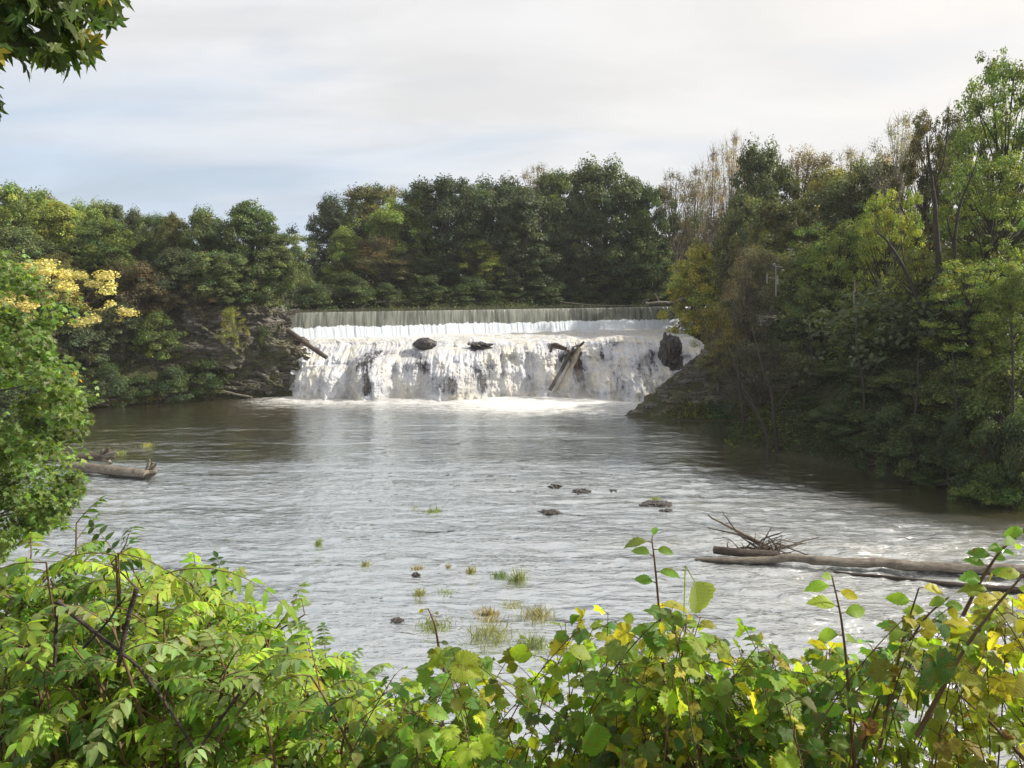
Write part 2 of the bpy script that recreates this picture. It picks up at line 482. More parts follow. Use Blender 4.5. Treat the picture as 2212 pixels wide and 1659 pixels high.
def curtain_mat():
    """water sliding down the dam: glassy and grey above, torn to white below (attribute r)"""
    m, t = material('falling_water'); g = t.new('ShaderNodeTexCoord').outputs['Object']
    att = t.new('ShaderNodeAttribute', attribute_name='col'); fo = t.new('ShaderNodeSeparateColor'); t.put(fo.inputs[0], att.outputs['Color'])
    st = t.scalev(g, (1.0, .2, .05)); n = t.noise(st, 3.2, 6, .7); n2 = t.noise(t.scalev(g, (1, .2, .12)), 1.1, 4, .6)
    n3 = t.noise(t.scalev(g, (1, .3, .3)), 1.6, 6, .7)
    s = t.math('ADD', fo.outputs[0], t.math('MULTIPLY', t.math('SUBTRACT', n3, .5), .55))
    foam = t.ramp(s, [(.38, 0), (.68, 1)])
    streak = t.ramp(t.math('ADD', t.math('MULTIPLY', n, .7), t.math('MULTIPLY', n2, .3)), [(.42, 0), (.60, 1)])
    grey = t.mix(streak, (.075, .082, .07), (.22, .23, .20))
    white = t.mix(n2, (.56, .63, .71), (.70, .75, .81))  # foam colour blued and dimmed to stand in for less sun
    c = t.mix(foam, grey, white)
    rough = t.math('ADD', .22, t.math('MULTIPLY', foam, .4))
    t.out(t.bsdf(c, rough, .4, t.bump(n, .3, .08))); return m


M_RIVER, M_POOL, M_FALLS, M_CURT = river_mat(), pool_mat(), falls_mat(), curtain_mat()


def flat_mat(name, c, rough=.6, metal=0.0):
    m, t = material(name); g = t.new('ShaderNodeTexCoord').outputs['Object']
    n = t.noise(g, 6, 4); t.out(t.bsdf(t.mix(n, tuple(x * .8 for x in c), c), rough, .4, Metallic=metal)); return m


# ------------------------------------------------------------------ plan of the river
DL, DR = np.array([-33.5, 116.0]), np.array([36.5, 145.0])       # the dam's two ends
LOW = np.array([(-90, 0), (-88, 60), (-72, 84), (-58, 92), (-51, 96), (-43, 102), (-36, 104.5), (-29.5, 106.5), (-28.5, 111), DL, DR,
                (33, 128), (25.5, 113), (22.0, 106), (15, 93.0), (13.5, 90.5), (17, 88.0), (23, 87), (29, 88.5), (30, 85), (24, 77.5), (20, 75), (20.5, 72.2), (24, 70), (28.5, 64.5), (31, 61),
                (36, 55.5), (44, 46), (52, 30), (60, 13), (20, 13.0), (0, 12.5), (-20, 13), (-45, 10), (-70, 2)], float)
POOL = np.array([DL, (-40, 124), (-75, 135), (-75, 146), (-42, 130), (-20, 136), (0, 143), (14, 150), (24, 158), (36, 158), (42, 150), DR], float)
CREST, LEDGE = 10.95, 6.8


def seg_dist(P, poly):
    d = np.full(len(P), 1e9)
    for a, b in zip(poly, np.roll(poly, -1, 0)):
        ab = b - a; t_ = np.clip(((P - a) @ ab) / (ab @ ab), 0, 1)
        d = np.minimum(d, np.hypot(*(P - a - t_[:, None] * ab).T))
    return d


def inside(P, poly):
    r = np.zeros(len(P), bool); x, y = P.T
    for (x1, y1), (x2, y2) in zip(poly, np.roll(poly, -1, 0)):
        c = (y1 > y) != (y2 > y)
        with np.errstate(divide='ignore', invalid='ignore'):
            xi = (x2 - x1) * (y - y1) / (y2 - y1 if y2 != y1 else 1e-9) + x1
        r ^= c & (x < xi)
    return r


def ground(x, y):
    P = np.stack([np.ravel(x), np.ravel(y)], -1).astype(float)
    dl = seg_dist(P, LOW); il = inside(P, LOW); dp = seg_dist(P, POOL); ip = inside(P, POOL)
    X, Y = P.T
    up = smooth(96, 112, Y)                                # beside and above the falls
    right = smooth(8, 20, X) * (1 - up)
    near = 1 - smooth(22, 34, Y)
    hn = 13.9 * (1 - np.exp(-dl / 7.5))
    hr = 13.0 * (1 - np.exp(-np.maximum(dl - .8, 0) / 8.5)) + .25 * np.minimum(dl, 1) + .10 * np.clip(dl - 14, 0, 60)
    hl = 10.5 * (1 - np.exp(-np.maximum(dl - 1.8, 0) / 6.5)) + .25 * np.minimum(dl, 1) + .03 * np.clip(dl - 20, 0, 60)
    hu = 11.6 * (1 - np.exp(-dl / 3.6)) + .04 * np.clip(dl - 10, 0, 60)
    h = hl * (1 - right) + hr * right
    h = h * (1 - up) + hu * up
    h = h * (1 - near) + hn * near
    h = np.where(il, -1.6 * smooth(0, 3, dl) - .05, h)
    pool_h = CREST + .15 + .7 * (1 - np.exp(-dp / 4)) + .05 * np.clip(dp - 6, 0, 50)
    wp = (1 - smooth(2, 16, dp)) * smooth(0, 5, dl)
    h = np.where(~il, h * (1 - wp) + np.maximum(pool_h, 0) * wp, h)
    h = np.where((~il) & (Y > 146), np.maximum(h, pool_h * smooth(0, 4, dl)), h)
    h = np.where(ip, CREST - 1.5 * smooth(0, 2, dp) - .05, h)
    h = h + np.where(il | ip, 0, .35 * fbm(X * .25, Y * .25, 0, 3, 5) * smooth(1, 5, np.minimum(dl, dp)))
    return h.reshape(np.shape(x))


def gz(x, y): return float(ground(np.array([x]), np.array([y]))[0])


# ground sheet: fine near the river, coarse out to the horizon
xs = np.concatenate([-np.geomspace(1500, 96, 14), np.arange(-94, 94.1, 1.25), np.geomspace(96, 1500, 14)])
ys = np.concatenate([-np.geomspace(1200, 14, 12), np.arange(-12, 190.1, 1.25), np.geomspace(194, 2500, 14)])
gx, gy = np.meshgrid(xs, ys)
mb = MB(); mb.add(np.stack([gx, gy, ground(gx, gy)], -1), grid_faces(*gx.shape)); tag(mb.build('ground', M_GROUND), kind='structure')

# lower river: finer towards the camera
rows = np.geomspace(12, 116, 620); cols = np.linspace(-1, 1, 520)
ry = np.repeat(rows[:, None], 520, 1); hw = 12 + ry * .74
rx = cols[None] * hw
right_riffle = smooth(6, 16, rx) * smooth(62, 40, ry) * smooth(18, 26, ry)
fallsnear = smooth(80, 107, ry) * smooth(-46, -28, rx) * smooth(34, 24, rx)
calm_reflect = smooth(60, 74, ry) * (1 - smooth(88, 104, ry))
mid = .40 * smooth(.0, .6, fbm(rx * .045, ry * .22, 0, 4, 11)); lull = smooth(.05, .5, fbm(rx * .05, ry * .30, 0, 4, 15))
ll = np.exp(-((ry - (44 + .12 * rx + 2 * vn(rx * .12, 0, 0, 3))) / 1.2) ** 2) + np.exp(-((ry - (56 - .06 * rx + 2 * vn(rx * .15, 3, 0, 3))) / 1.2) ** 2)
foam0 = np.clip(.62 * fallsnear ** .8 + .25 * fallsnear ** 4 + (.30 * right_riffle) + .17 * mid + .16 * np.clip(ll, 0, 1) * smooth(-6, 8, rx), 0, 1)
gapx = np.exp(-((rx - 2 - vn(ry * .2, 0, 0, 8) * 3) / 9) ** 2)
foam0 = np.clip(foam0 + .22 * gapx * smooth(82, 96, ry) , 0, 1)
calm_reflect = np.clip(smooth(64, 69, ry + 2.5 * fbm(rx * .08, ry * .2, 0, 3, 12)) * (1 - .75 * smooth(-26, -6, rx)) + .65 * np.exp(-((ry - 72) / 5) ** 2) * smooth(-14, 0, rx) + .8 * smooth(9, 2, 20 + (72 - ry) * .8 - rx) * smooth(52, 60, ry) * smooth(92, 84, ry), 0, 1)
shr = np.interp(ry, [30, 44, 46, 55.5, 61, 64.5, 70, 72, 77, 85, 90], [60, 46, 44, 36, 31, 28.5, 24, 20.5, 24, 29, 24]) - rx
calm_reflect = np.clip(calm_reflect + smooth(15, 5, shr + 3 * fbm(rx * .1, ry * .4, 0, 3, 17)) * smooth(42, 48, ry) * smooth(96, 88, ry), 0, 1)  # extends the painted dark bank reflection along the right shore
right_riffle = right_riffle * (1 - .8 * calm_reflect)
chop = np.clip(.62 + .4 * right_riffle + .25 * fallsnear - .46 * calm_reflect + .45 * mid - .35 * lull * (1 - right_riffle), .08, 1)
amp = .020 + .030 * (1 - calm_reflect) + .05 * right_riffle + .06 * fallsnear + .04 * mid
rz = amp * (fbm(rx * .55, ry * 1.1, 0, 5, 21, .6))
rz += .03 * fbm(rx * .12, ry * .3, 0, 2, 22)
mb = MB(); c = np.stack([foam0, chop, calm_reflect, 1 + 0 * chop], -1).reshape(-1, 4)
mb.add(np.stack([rx, ry, rz], -1), grid_faces(*rx.shape), c); tag(mb.build('river', M_RIVER), kind='structure')

# pool above the dam
mb = MB(); ct = POOL.mean(0); pv = np.vstack([[*ct, CREST], np.c_[POOL, np.full(len(POOL), CREST)]])
dv = (DR - DL) / np.linalg.norm(DR - DL); dn = np.array([dv[1], -dv[0]])            # dn points downstream
k = len(POOL); mb.add(pv, np.array([(0, 1 + i, 1 + (i + 1) % k) for i in range(k)])); tag(mb.build('upper_pool', M_POOL, smooth_=False), kind='structure')

# ------------------------------------------------------------------ dam, and the water over it
L_ = np.linalg.norm(DR - DL)
dam = empty('dam', (*DL, LEDGE - .6)); tag(dam, 'long straight concrete dam with water pouring over its crest above the natural falls', 'dam')


def prism(mb, prof, o0, o1, along, out_):
    """profile (offset outwards, z) swept along the dam line from o0 to o1"""
    n = len(prof); vs = []
    for s_ in (o0, o1):
        for (q, z) in prof: vs.append((*(DL + dv * s_ + dn * q), z))
    mb.add(vs, np.array([(i, (i + 1) % n, n + (i + 1) % n, n + i) for i in range(n)]))
    for e in (0, n):
        mb.add(vs, np.array([(e, e + i, e + i + 1) for i in range(1, n - 1)]))


mb = MB(); prism(mb, [(-1.4, 5), (2.2, 5), (.9, 7.5), (.35, 10.2), (.05, 10.80), (-.4, 10.86), (-1.4, 10.5)], 0, L_, 0, 0)
o = mb.build('spillway', M_CONC, smooth_=False); o.parent = dam; o.matrix_parent_inverse = dam.matrix_world.inverted(); o.location = (0, 0, 0)
o.parent = None; o.location = (0, 0, 0)


def adopt(child, par):
    child.parent = par; child.location = Vector(child.location) - par.location


adopt(o, dam)
for s0, s1 in ((-2.2, -.02), (L_ + .02, L_ + 2.6)):
    mb = MB(); prism(mb, [(-3.0, 4.5), (2.4, 4.5), (1.6, 11.55), (-3.0, 11.55)], s0, s1, 0, 0)
    o = mb.build('abutment', M_CONC, smooth_=False); adopt(o, dam)

ns, nt_ = 900, 46
ss = np.linspace(0.02, L_ - .02, ns)
prof_t = np.linspace(0, 1, nt_)
mb = MB()
q = np.where(prof_t < .2, -1.0 + prof_t / .2 * 1.15, .15 + 1.45 * np.maximum(prof_t - .2, 0) ** .8)
zc = np.where(prof_t < .2, CREST + .012 - .10 * (prof_t / .2) ** 3, CREST - .09 - (CREST - .09 - LEDGE + .5) * ((prof_t - .2) / .8) ** 1.25)
Sg, Tg = np.meshgrid(ss, prof_t); Q = np.repeat(q[:, None], ns, 1); Z = np.repeat(zc[:, None], ns, 1)
fo = np.clip(smooth(9.05, 8.45, Z + .12 * vn(Sg * .35, 0, 0, 3) + .13 * fbm(Sg * 2.2, 0, 0, 3, 33) - 1.3 * smooth(L_ - 9, L_ - 4, Sg)), 0, 1)
Q = Q + .04 * vn(Sg * 3.0, Z * .25, 0, 4) * (Tg > .2) + fo * (.04 * fbm(Sg * 2.5, Z * .5, 0, 4, 6))
X = DL[0] + dv[0] * Sg + dn[0] * Q; Y = DL[1] + dv[1] * Sg + dn[1] * Q
mb.add(np.stack([X, Y, Z], -1), grid_faces(nt_, ns), np.stack([fo, fo, fo, 1 + 0 * fo], -1).reshape(-1, 4))
tag(mb.build('dam_overflow', M_CURT), kind='structure')

# natural falls: white water over a broken ledge, then the foaming shelf behind it up to the dam's foot
nx = 640; fx = np.linspace(-30.5, 27.5, nx)
nf, nl = 150, 60


def fpx(px, Y=109.0): return (px - CX) / F * (Y / math.cos(PITCH)) * math.cos(PITCH) * 1.0


tt = np.linspace(0, 1, nf)[:, None]; FX = np.repeat(fx[None], nf, 0)
ztop = 6.62 + .20 * fbm(fx * .35, 0, 0, 3, 31)[None] - 1.0 * smooth(-24, -31, fx)[None] + .25 * np.exp(-((fx - 16) / 5) ** 2)[None]
FZ = ztop * (1 - tt) - .25 * tt
h = np.clip(FZ / 6.75, 0, 1)
yb = 107.2 + .5 * vn(fx * .3, 0, 0, 41)[None] + 0 * FX
bl = smooth(-9, -14, FX)
FY = yb - .6 + (1 - bl) * np.interp(h, [0, .45, .85, 1], [0, 1.5, 3.6, 5.6]) + bl * np.interp(h, [0, .45, .70, .80, 1], [0, .9, 1.9, 3.0, 6.2])


def dome(x0, w, b, top=1.0, p=2.0):
    global FY
    g = np.exp(-np.abs((FX - x0) / w) ** 3)
    FY = FY - b * g * np.sqrt(np.clip(1 - (h / top) ** p, 0, 1)) * smooth(-.02, .1, 1 - h)


dome(-8.6, 4.4, 2.9, .93, 4); dome(-18.6, 3.0, 2.3, .80, 4); dome(-25.5, 3.2, 1.8, .62, 3); dome(16.0, 5.5, 2.2, .58, 4); dome(-14, 1.2, .9, .7, 3); dome(7.0, 1.6, 1.0, .5, 3); dome(2.5, 3.0, -.9, 1.0, 2); dome(15, 6.5, .8, 1.0, 4); dome(21, 2, .6, .5)
lobes = [(-27.6, 1.7, 1.2, .70), (-24.0, 1.9, 1.9, .62), (-19.2, 2.6, 2.0, .78), (-14.2, 1.6, 1.3, .74), (-8.6, 3.6, 1.6, .92), (-3.2, 1.4, 1.3, .97), (.4, 1.7, .9, 1.0), (4.4, 1.5, 1.4, .96), (8.2, 1.4, 1.0, .9), (12.2, 1.9, 1.5, .66), (16.4, 2.1, 1.8, .84), (20.6, 1.6, 1.3, .72), (24, 1.5, 1.0, .9)]
edge_dark = np.zeros_like(FX)
for (x0, w, b_, top_) in lobes:
    xw = FX + .35 * fbm(FX * .6, FZ * .6, 0, 3, int(x0 * 7) + 400)
    u_ = np.abs(xw - x0) / w; g_ = np.exp(-u_ ** 5); cap_ = np.sqrt(np.clip(1 - (h / top_) ** 5, 0, 1))
    FY = FY - b_ * g_ * cap_ * smooth(0, .08, 1 - h); edge_dark += np.exp(-((u_ - 1.12) / .16) ** 2) * cap_ * .8
stepn = fbm(FX * .22, FZ * .5, 0, 3, 51)
FY += .55 * np.sin((FZ * 1.9 + stepn * 2.6)) * smooth(0, 1, h) * .55
FY += .30 * fbm(FX * .9, FZ * .8, 0, 4, 58, .6) + .30 * fbm(FX * 1.3, FZ * .28, 0, 4, 52, .6) + .08 * fbm(FX * 5, FZ * .9, 0, 3, 53)
rock = np.full_like(FX, .27) + .20 * np.clip(edge_dark, 0, 1) * smooth(-.2, .5, fbm(FX * .3, FZ * .4, 0, 3, 66) + .2)
spots = [(800, 772, 24, 18, .42), (812, 825, 9, 34, .50), (960, 805, 42, 36, .20), (925, 785, 10, 30, .2), (985, 812, 8, 28, .2), (1047, 822, 10, 32, .46), (1038, 752, 24, 12, .50), (870, 792, 38, 24, .16), (975, 825, 30, 22, .2),
         (1190, 750, 12, 10, .6), (1235, 768, 24, 22, .75), (1246, 800, 12, 26, .6), (1300, 765, 8, 14, .4), (1345, 812, 12, 14, .25), (1290, 838, 30, 7, .3), (1370, 795, 12, 22, .25), (1408, 775, 7, 24, .35),
         (700, 756, 50, 7, .40), (850, 762, 50, 5, .25), (1050, 800, 30, 20, .2), (1320, 748, 40, 5, .25), (1500, 800, 30, 30, .2), (1210, 845, 10, 6, .2), (1130, 765, 6, 20, .2), (650, 825, 12, 10, .3)]
for (px, py, rw, rh, s_) in spots:
    p = at(px, py, 109.5); rock += s_ * np.exp(-((FX - p[0]) / (rw * .0635)) ** 2 - ((FZ - p[2]) / (rh * .0635)) ** 2)
rock *= smooth(-.1, .9, FZ)
rock += .16 * fbm(FX * .5, FZ * .5, 0, 3, 61)
# shelf
edge_y = FY[0]; lt = np.linspace(0, 1, nl + 1)[1:, None]
toe = DL[1] + (fx - DL[0]) * dv[1] / dv[0] - 1.1
SX = np.repeat(fx[None], nl, 0) + lt * (0.0 + .10 * fx[None] - 1.2); toe2 = DL[1] + (SX - DL[0]) * dv[1] / dv[0] - .9
SY = edge_y[None] + (toe2 - edge_y[None]) * lt
SZ = ztop + .22 * smooth(0, .12, lt) + (LEDGE + .12 - ztop) * lt + .12 * fbm(SX * .7, SY * .7, 0, 4, 71, .6) + .45 * np.exp(-((SX - 17) / 7) ** 2) * np.exp(-((lt - .12) / .12) ** 2)
SR = .26 + .10 * fbm(SX * .4, SY * .5, 0, 3, 72) + .14 * np.exp(-((SX + 23) / 7) ** 2) * (lt < .5)
AX = np.vstack([SX[::-1], FX]); AY = np.vstack([SY[::-1], FY]); AZ = np.vstack([SZ[::-1], FZ]); AR = np.clip(np.vstack([SR[::-1], rock]), 0, 1)
mb = MB(); mb.add(np.stack([AX, AY, AZ], -1), grid_faces(*AX.shape), np.stack([AR, AR, AR, 1 + 0 * AR], -1).reshape(-1, 4))
tag(mb.build('waterfall', M_FALLS), kind='structure')

# ------------------------------------------------------------------ rock
def blob(mb, c, r, seed, sub=28, amp=.28, fr=1.0, flat=.0, col=None):
    """craggy boulder: a displaced sphere grid"""
    u = np.linspace(0, 2 * math.pi, sub * 2 + 1)[None, :-1]; v = np.linspace(.02, math.pi - .02, sub)[:, None]
    d = np.stack([np.sin(v) * np.cos(u), np.sin(v) * np.sin(u), np.cos(v) + 0 * u], -1)
    n = fbm(d[..., 0] * 1.6 * fr, d[..., 1] * 1.6 * fr, d[..., 2] * 1.6 * fr, 5, seed, .55)
    n = 1 + amp * (np.round(n * 3.0) / 3.0 * .6 + n * .4)
    p = np.asarray(c) + d * n[..., None] * np.asarray(r)
    nc = sub * 2; f = []
    i = np.arange(sub - 1)[:, None] * nc; j = np.arange(nc)[None]
    f = np.stack([i + j, i + nc + j, i + nc + (j + 1) % nc, i + (j + 1) % nc], -1).reshape(-1, 4)
    mb.add(p.reshape(-1, 3), f, col)


def outcrop(name, poly, prof, box, seed, label, step=.22, craggy=.8, lumps=()):
    poly = np.array(poly, float); x = np.arange(box[0], box[2], step); y = np.arange(box[1], box[3], step); X, Y = np.meshgrid(x, y)
    P = np.stack([X.ravel(), Y.ravel()], -1); d = seg_dist(P, poly) * np.where(inside(P, poly), 1, -1); d = d.reshape(X.shape)
    d = d + .7 * fbm(X * .35, Y * .35, 0, 4, seed)
    Z = prof(d, X, Y); Z = np.where(d > .3, np.maximum(Z, ground(X, Y) + .35), Z); cr = smooth(.0, 1.5, Z)
    lay = .35 * craggy * (fbm(X * .6, Y * .6, Z * .9, 5, seed + 3, .6))
    zz_ = Z + lay * cr; zz_ = zz_ * .55 + .45 * (np.floor(zz_ / .55 + .3 * vn(X * .2, Y * .2, 0, seed)) * .55 + .55 * smooth(.25, 1, (zz_ / .55) % 1.0))
    Z = np.where(d > -1.2, zz_, -1.0)
    X = X + craggy * .5 * fbm(X * .5, Y * .5, Z * 1.6, 4, seed + 9) * cr; Y = Y + craggy * .5 * fbm(X * .5 + 9, Y * .5, Z * 1.6, 4, seed + 8) * cr
    mb = MB(); mb.add(np.stack([X, Y, Z], -1), grid_faces(*X.shape))
    for k_, (px, py, dd, r_) in enumerate(lumps): blob(mb, at(px, py, dd), r_, seed + 20 + k_, 44, .34, 1.7)
    o = mb.build(name, M_ROCK, smooth_=False)
    return tag(o, label, 'rock')


outcrop('rock_cliff', [(-57, 100), (-50, 101.5), (-43, 103.5), (-36, 104.8), (-30.2, 106.3), (-28.0, 109), (-28.0, 112.5), (-30.8, 118), (-33.5, 124), (-60, 122)],
        lambda d, X, Y: np.where(d < 0, d * 2.0, np.interp(d, [0, .5, 1.4, 2.6, 5.0, 9, 20], [0, 1.8, 4.6, 6.4, 9.6, 12.2, 12.6])) * (1 - .45 * smooth(-36, -50, X) * smooth(9, 0, d)), (-62, 98, -25, 126), 100,
        'steep dark mossy rock cliff holding the left end of the dam beside the falls', craggy=1.3,
        lumps=[(640, 782, 109.5, (2.5, 2.0, 1.7)), (618, 748, 111, (2.4, 2.3, 2.0)), (588, 702, 112, (2.6, 2.6, 2.2)), (570, 760, 108, (4.2, 2.4, 3.0)), (500, 770, 106.5, (4.0, 2.2, 2.6)), (615, 828, 107.6, (1.6, 1.6, 1.5)), (585, 825, 106.4, (2.6, 1.6, 1.5)), (520, 835, 105.2, (3.0, 1.5, 1.0)), (440, 710, 109, (3.4, 2.2, 2.6)), (550, 690, 111, (3.4, 2.5, 2.0)), (600, 780, 108.2, (3, 2, 1.8))])
outcrop('rock_slope', [(12.6, 90.6), (15, 94), (20, 103), (23.5, 109), (27, 114), (40, 112), (40, 92), (30, 89.5), (22, 88.6), (16, 89)],
        lambda d, X, Y: np.where(d < 0, d * 1.5, np.interp(d, [0, 2, 4, 7, 12, 20], [0, 1.6, 3.4, 6.2, 8.6, 10.5])), (10, 86, 40, 118), 130,
        'bare dark shale slope rising from the water at the right foot of the falls')
mb = MB(); p = at(1443, 776, 108.6)
for dx, dz, r_ in ((0, .0, (1.15, 1.6, 3.3)), (.9, -1.2, (1.6, 1.6, 2.4)), (.5, 1.6, (1.5, 1.5, 1.7)), (.3, -3.0, (1.2, 1.4, 1.8))):
    blob(mb, p + np.array([dx, 0.6, dz]), r_, 200 + int(dz * 10), 34, .15, 1.6)
tag(mb.build('rock_pillar', M_WETROCK, smooth_=False), 'upright dark wet rock parting the right end of the falls', 'rock')
mb = MB(); blob(mb, at(918, 743, 110.4), (1.6, 1.2, .9), 210, 30, .12, 1.0)
tag(mb.build('boulder', M_WETROCK, smooth_=False), 'round dark boulder on the lip of the falls left of the middle', 'boulder')
mb = MB(); blob(mb, at(1038, 748, 110.6), (1.5, 1.0, .55), 212, 26, .4, 1.4)
tag(mb.build('boulder', M_WETROCK, smooth_=False), 'smaller ragged dark boulder on the lip of the falls nearly in the middle', 'boulder')

# rocks breaking the surface of the river
for i, (px, py, w, lab) in enumerate([(1258, 1061, 46, 'low dark rock breaking the surface, behind and left of the flattest long river rock'), (1320, 1061, 32, 'thin dark sliver of rock just right of a low rock in midstream'),
                                      (1417, 1089, 62, 'long flat dark rock in the river with a tuft of grass behind it'), (1440, 1104, 30, 'short thin dark rock awash just below the long flat rock'),
                                      (1186, 1108, 52, 'flat rock with a greenish edge, leftmost of the dark rocks in midstream'), (899, 1241, 17, 'small black pointed stone below a brown grass tuft'),
                                      (858, 1341, 34, 'thin dark stone awash just above the left bushes'), (1048, 1328, 14, 'small dark stone under the big brown grass tuft'),
                                      (1655, 1415, 50, 'wet dark stone half hidden by the vine leaves in the right riffle'), (1960, 1440, 60, 'dark stone in the white riffle under the right bushes'), (1200, 1050, 30, 'faint dark ridge of rock upstream of the low midstream rock')]):
    p = onz(px, py); w_ = w / F * p[1] * .5
    mb = MB(); blob(mb, p + np.array([0, 0, -.05]), (w_, w_ * .7, min(.20, .10 + w_ * .12)), 300 + i, 16, .4, 1.6)
    tag(mb.build('river_rock', M_WETROCK, smooth_=False), lab, 'rock', 'rocks breaking the surface of the river')

# ------------------------------------------------------------------ logs and driftwood
def chain(mb, pts, r0, r1, n=10, seg=14, rough=.25, seed=0, wob=.0):
    pts = np.asarray(pts, float); s_ = np.linspace(0, len(pts) - 1, seg)
    P = np.stack([np.interp(s_, np.arange(len(pts)), pts[:, i]) for i in range(3)], -1)
    if len(pts) > 2:
        for _ in range(2): P[1:-1] = (P[:-2] + P[2:] + 2 * P[1:-1]) / 4
    if wob: P[1:-1] += wob * np.stack([vn(s_ * 2, 0, 0, seed + q) for q in range(3)], -1)[1:-1]
    tube(mb, P, np.linspace(r0, r1, seg), n, rough, seed)


# the long log at right with its wrack of branches
lg = empty('log', onz(1730, 1235)); tag(lg, 'long pale fallen trunk in the right shallows carrying a heap of broken branches', 'log')
zl = .12
P = [onz(1503, 1213) + [0, 0, .05], onz(1600, 1210, .25), onz(1700, 1206, .45), onz(1760, 1212, .45), onz(1900, 1218, .42), onz(2050, 1224, .38), onz(2190, 1235, .3), onz(2330, 1246, .2)]
mb = MB(); chain(mb, P, .17, .33, 18, 60, .22, 1, .07); o = mb.build('trunk', M_DRIFT); adopt(o, lg)
mb = MB(); chain(mb, [onz(1542, 1188, .45), onz(1600, 1195, .5), onz(1680, 1200, .5)], .22, .26, 12, 12, .2, 2); o = mb.build('stub', M_WETLOG); adopt(o, lg)
Y0 = onz(1640, 1200)[1]
for k_, (pts, r0, r1) in enumerate([([(1680, 1195), (1600, 1150), (1530, 1113)], .13, .05), ([(1665, 1190), (1600, 1155), (1528, 1140)], .09, .03), ([(1640, 1190), (1590, 1148), (1560, 1105)], .05, .02),
                                    ([(1650, 1195), (1700, 1180), (1770, 1160)], .10, .03), ([(1640, 1190), (1645, 1165), (1690, 1150)], .07, .03), ([(1600, 1200), (1620, 1170), (1700, 1195), (1760, 1215)], .05, .03),
                                    ([(1620, 1195), (1680, 1165), (1740, 1175)], .06, .03), ([(1560, 1200), (1610, 1180), (1660, 1200)], .08, .06), ([(1700, 1200), (1740, 1230), (1800, 1240)], .07, .03),
                                    ([(1600, 1190), (1570, 1160), (1540, 1165)], .03, .015), ([(1660, 1170), (1720, 1190), (1800, 1215)], .05, .02), ([(1640, 1185), (1660, 1150), (1665, 1140)], .04, .02), ([(1590, 1150), (1575, 1130), (1572, 1108)], .03, .012)]):
    mb = MB(); chain(mb, [at(a, b, Y0 + .25 * math.sin(k_ * 2 + i)) for i, (a, b) in enumerate(pts)], r0, r1, 8, 14, .2, 10 + k_, .05); o = mb.build('branch', M_WETLOG if k_ % 3 else M_DRIFT); adopt(o, lg)
g = np.random.default_rng(77)
for k_ in range(44):
    a_ = onz(g.uniform(1590, 1700), 1200, .35); b_ = at(g.uniform(1570, 1760), g.uniform(1150, 1205), Y0 + g.normal(0, .5))
    mb = MB(); chain(mb, [a_, (a_ + b_) / 2 + g.normal(0, .15, 3), b_], g.uniform(.03, .08), .012, 6, 10, .3, 300 + k_, .06); o = mb.build('branch', M_WETLOG); adopt(o, lg)
lg = empty('log', onz(2000, 1262)); tag(lg, 'dark wet log lying low in the water behind the long pale trunk', 'log')
mb = MB(); chain(mb, [onz(1800, 1236, .05), onz(1900, 1246, .08), onz(2060, 1262, .10), onz(2212, 1278, .10), onz(2300, 1285, .1)], .07, .2, 10, 20, .25, 31, .04); o = mb.build('trunk', M_WETLOG); adopt(o, lg)

# two logs at left
lg = empty('log', onz(240, 1025)); tag(lg, 'grey log with upturned splintered roots lying in the left shallows', 'log')
mb = MB(); chain(mb, [onz(150, 1008, .5), onz(190, 1010, .5), onz(260, 1019, .4), onz(318, 1027, .25)], .40, .42, 16, 22, .15, 41); o = mb.build('trunk', M_DRIFT); adopt(o, lg)
for k_, (a, b) in enumerate([((316, 1020), (323, 992)), ((320, 1022), (338, 1002)), ((322, 1024), (342, 1012)), ((318, 1028), (328, 1030)), ((322, 1015), (330, 998)), ((318, 1030), (338, 1022))]):
    p0 = onz(a[0], a[1], .3); p1 = at(b[0], b[1], p0[1] + .3 * math.sin(k_)); mb = MB(); chain(mb, [p0, (p0 + p1) / 2 + [.05, 0, .05], p1], .24, .06, 8, 8, .35, 50 + k_); o = mb.build('root', M_WETLOG if k_ % 2 else M_DRIFT); adopt(o, lg)
lg = empty('log', onz(200, 1000)); tag(lg, 'reddish brown log with a torn root ball behind the grey log at left', 'log')
mb = MB(); chain(mb, [onz(150, 990, .5), onz(185, 988, .6), onz(215, 988, .6)], .22, .34, 12, 12, .2, 61); o = mb.build('trunk', M_WETLOG); adopt(o, lg)
for k_, b in enumerate([(222, 970), (240, 972), (252, 978), (250, 990), (243, 1003), (235, 968), (232, 1000)]):
    p0 = onz(218, 990, .6); p1 = at(b[0], b[1], p0[1] + .5 * math.sin(k_ * 2)); mb = MB(); chain(mb, [p0, (p0 + p1) / 2 + [.1, 0, .1], p1], .32, .08, 8, 8, .4, 70 + k_); o = mb.build('root', M_WETLOG if k_ % 2 else M_DRIFT); adopt(o, lg)

# logs at the falls
def single_log(pts, r0, r1, mat, lab, seed, group=None, rough=.2):
    mb = MB(); chain(mb, pts, r0, r1, 12, 18, rough, seed, .04); tag(mb.build('log', mat), lab, 'log', group)


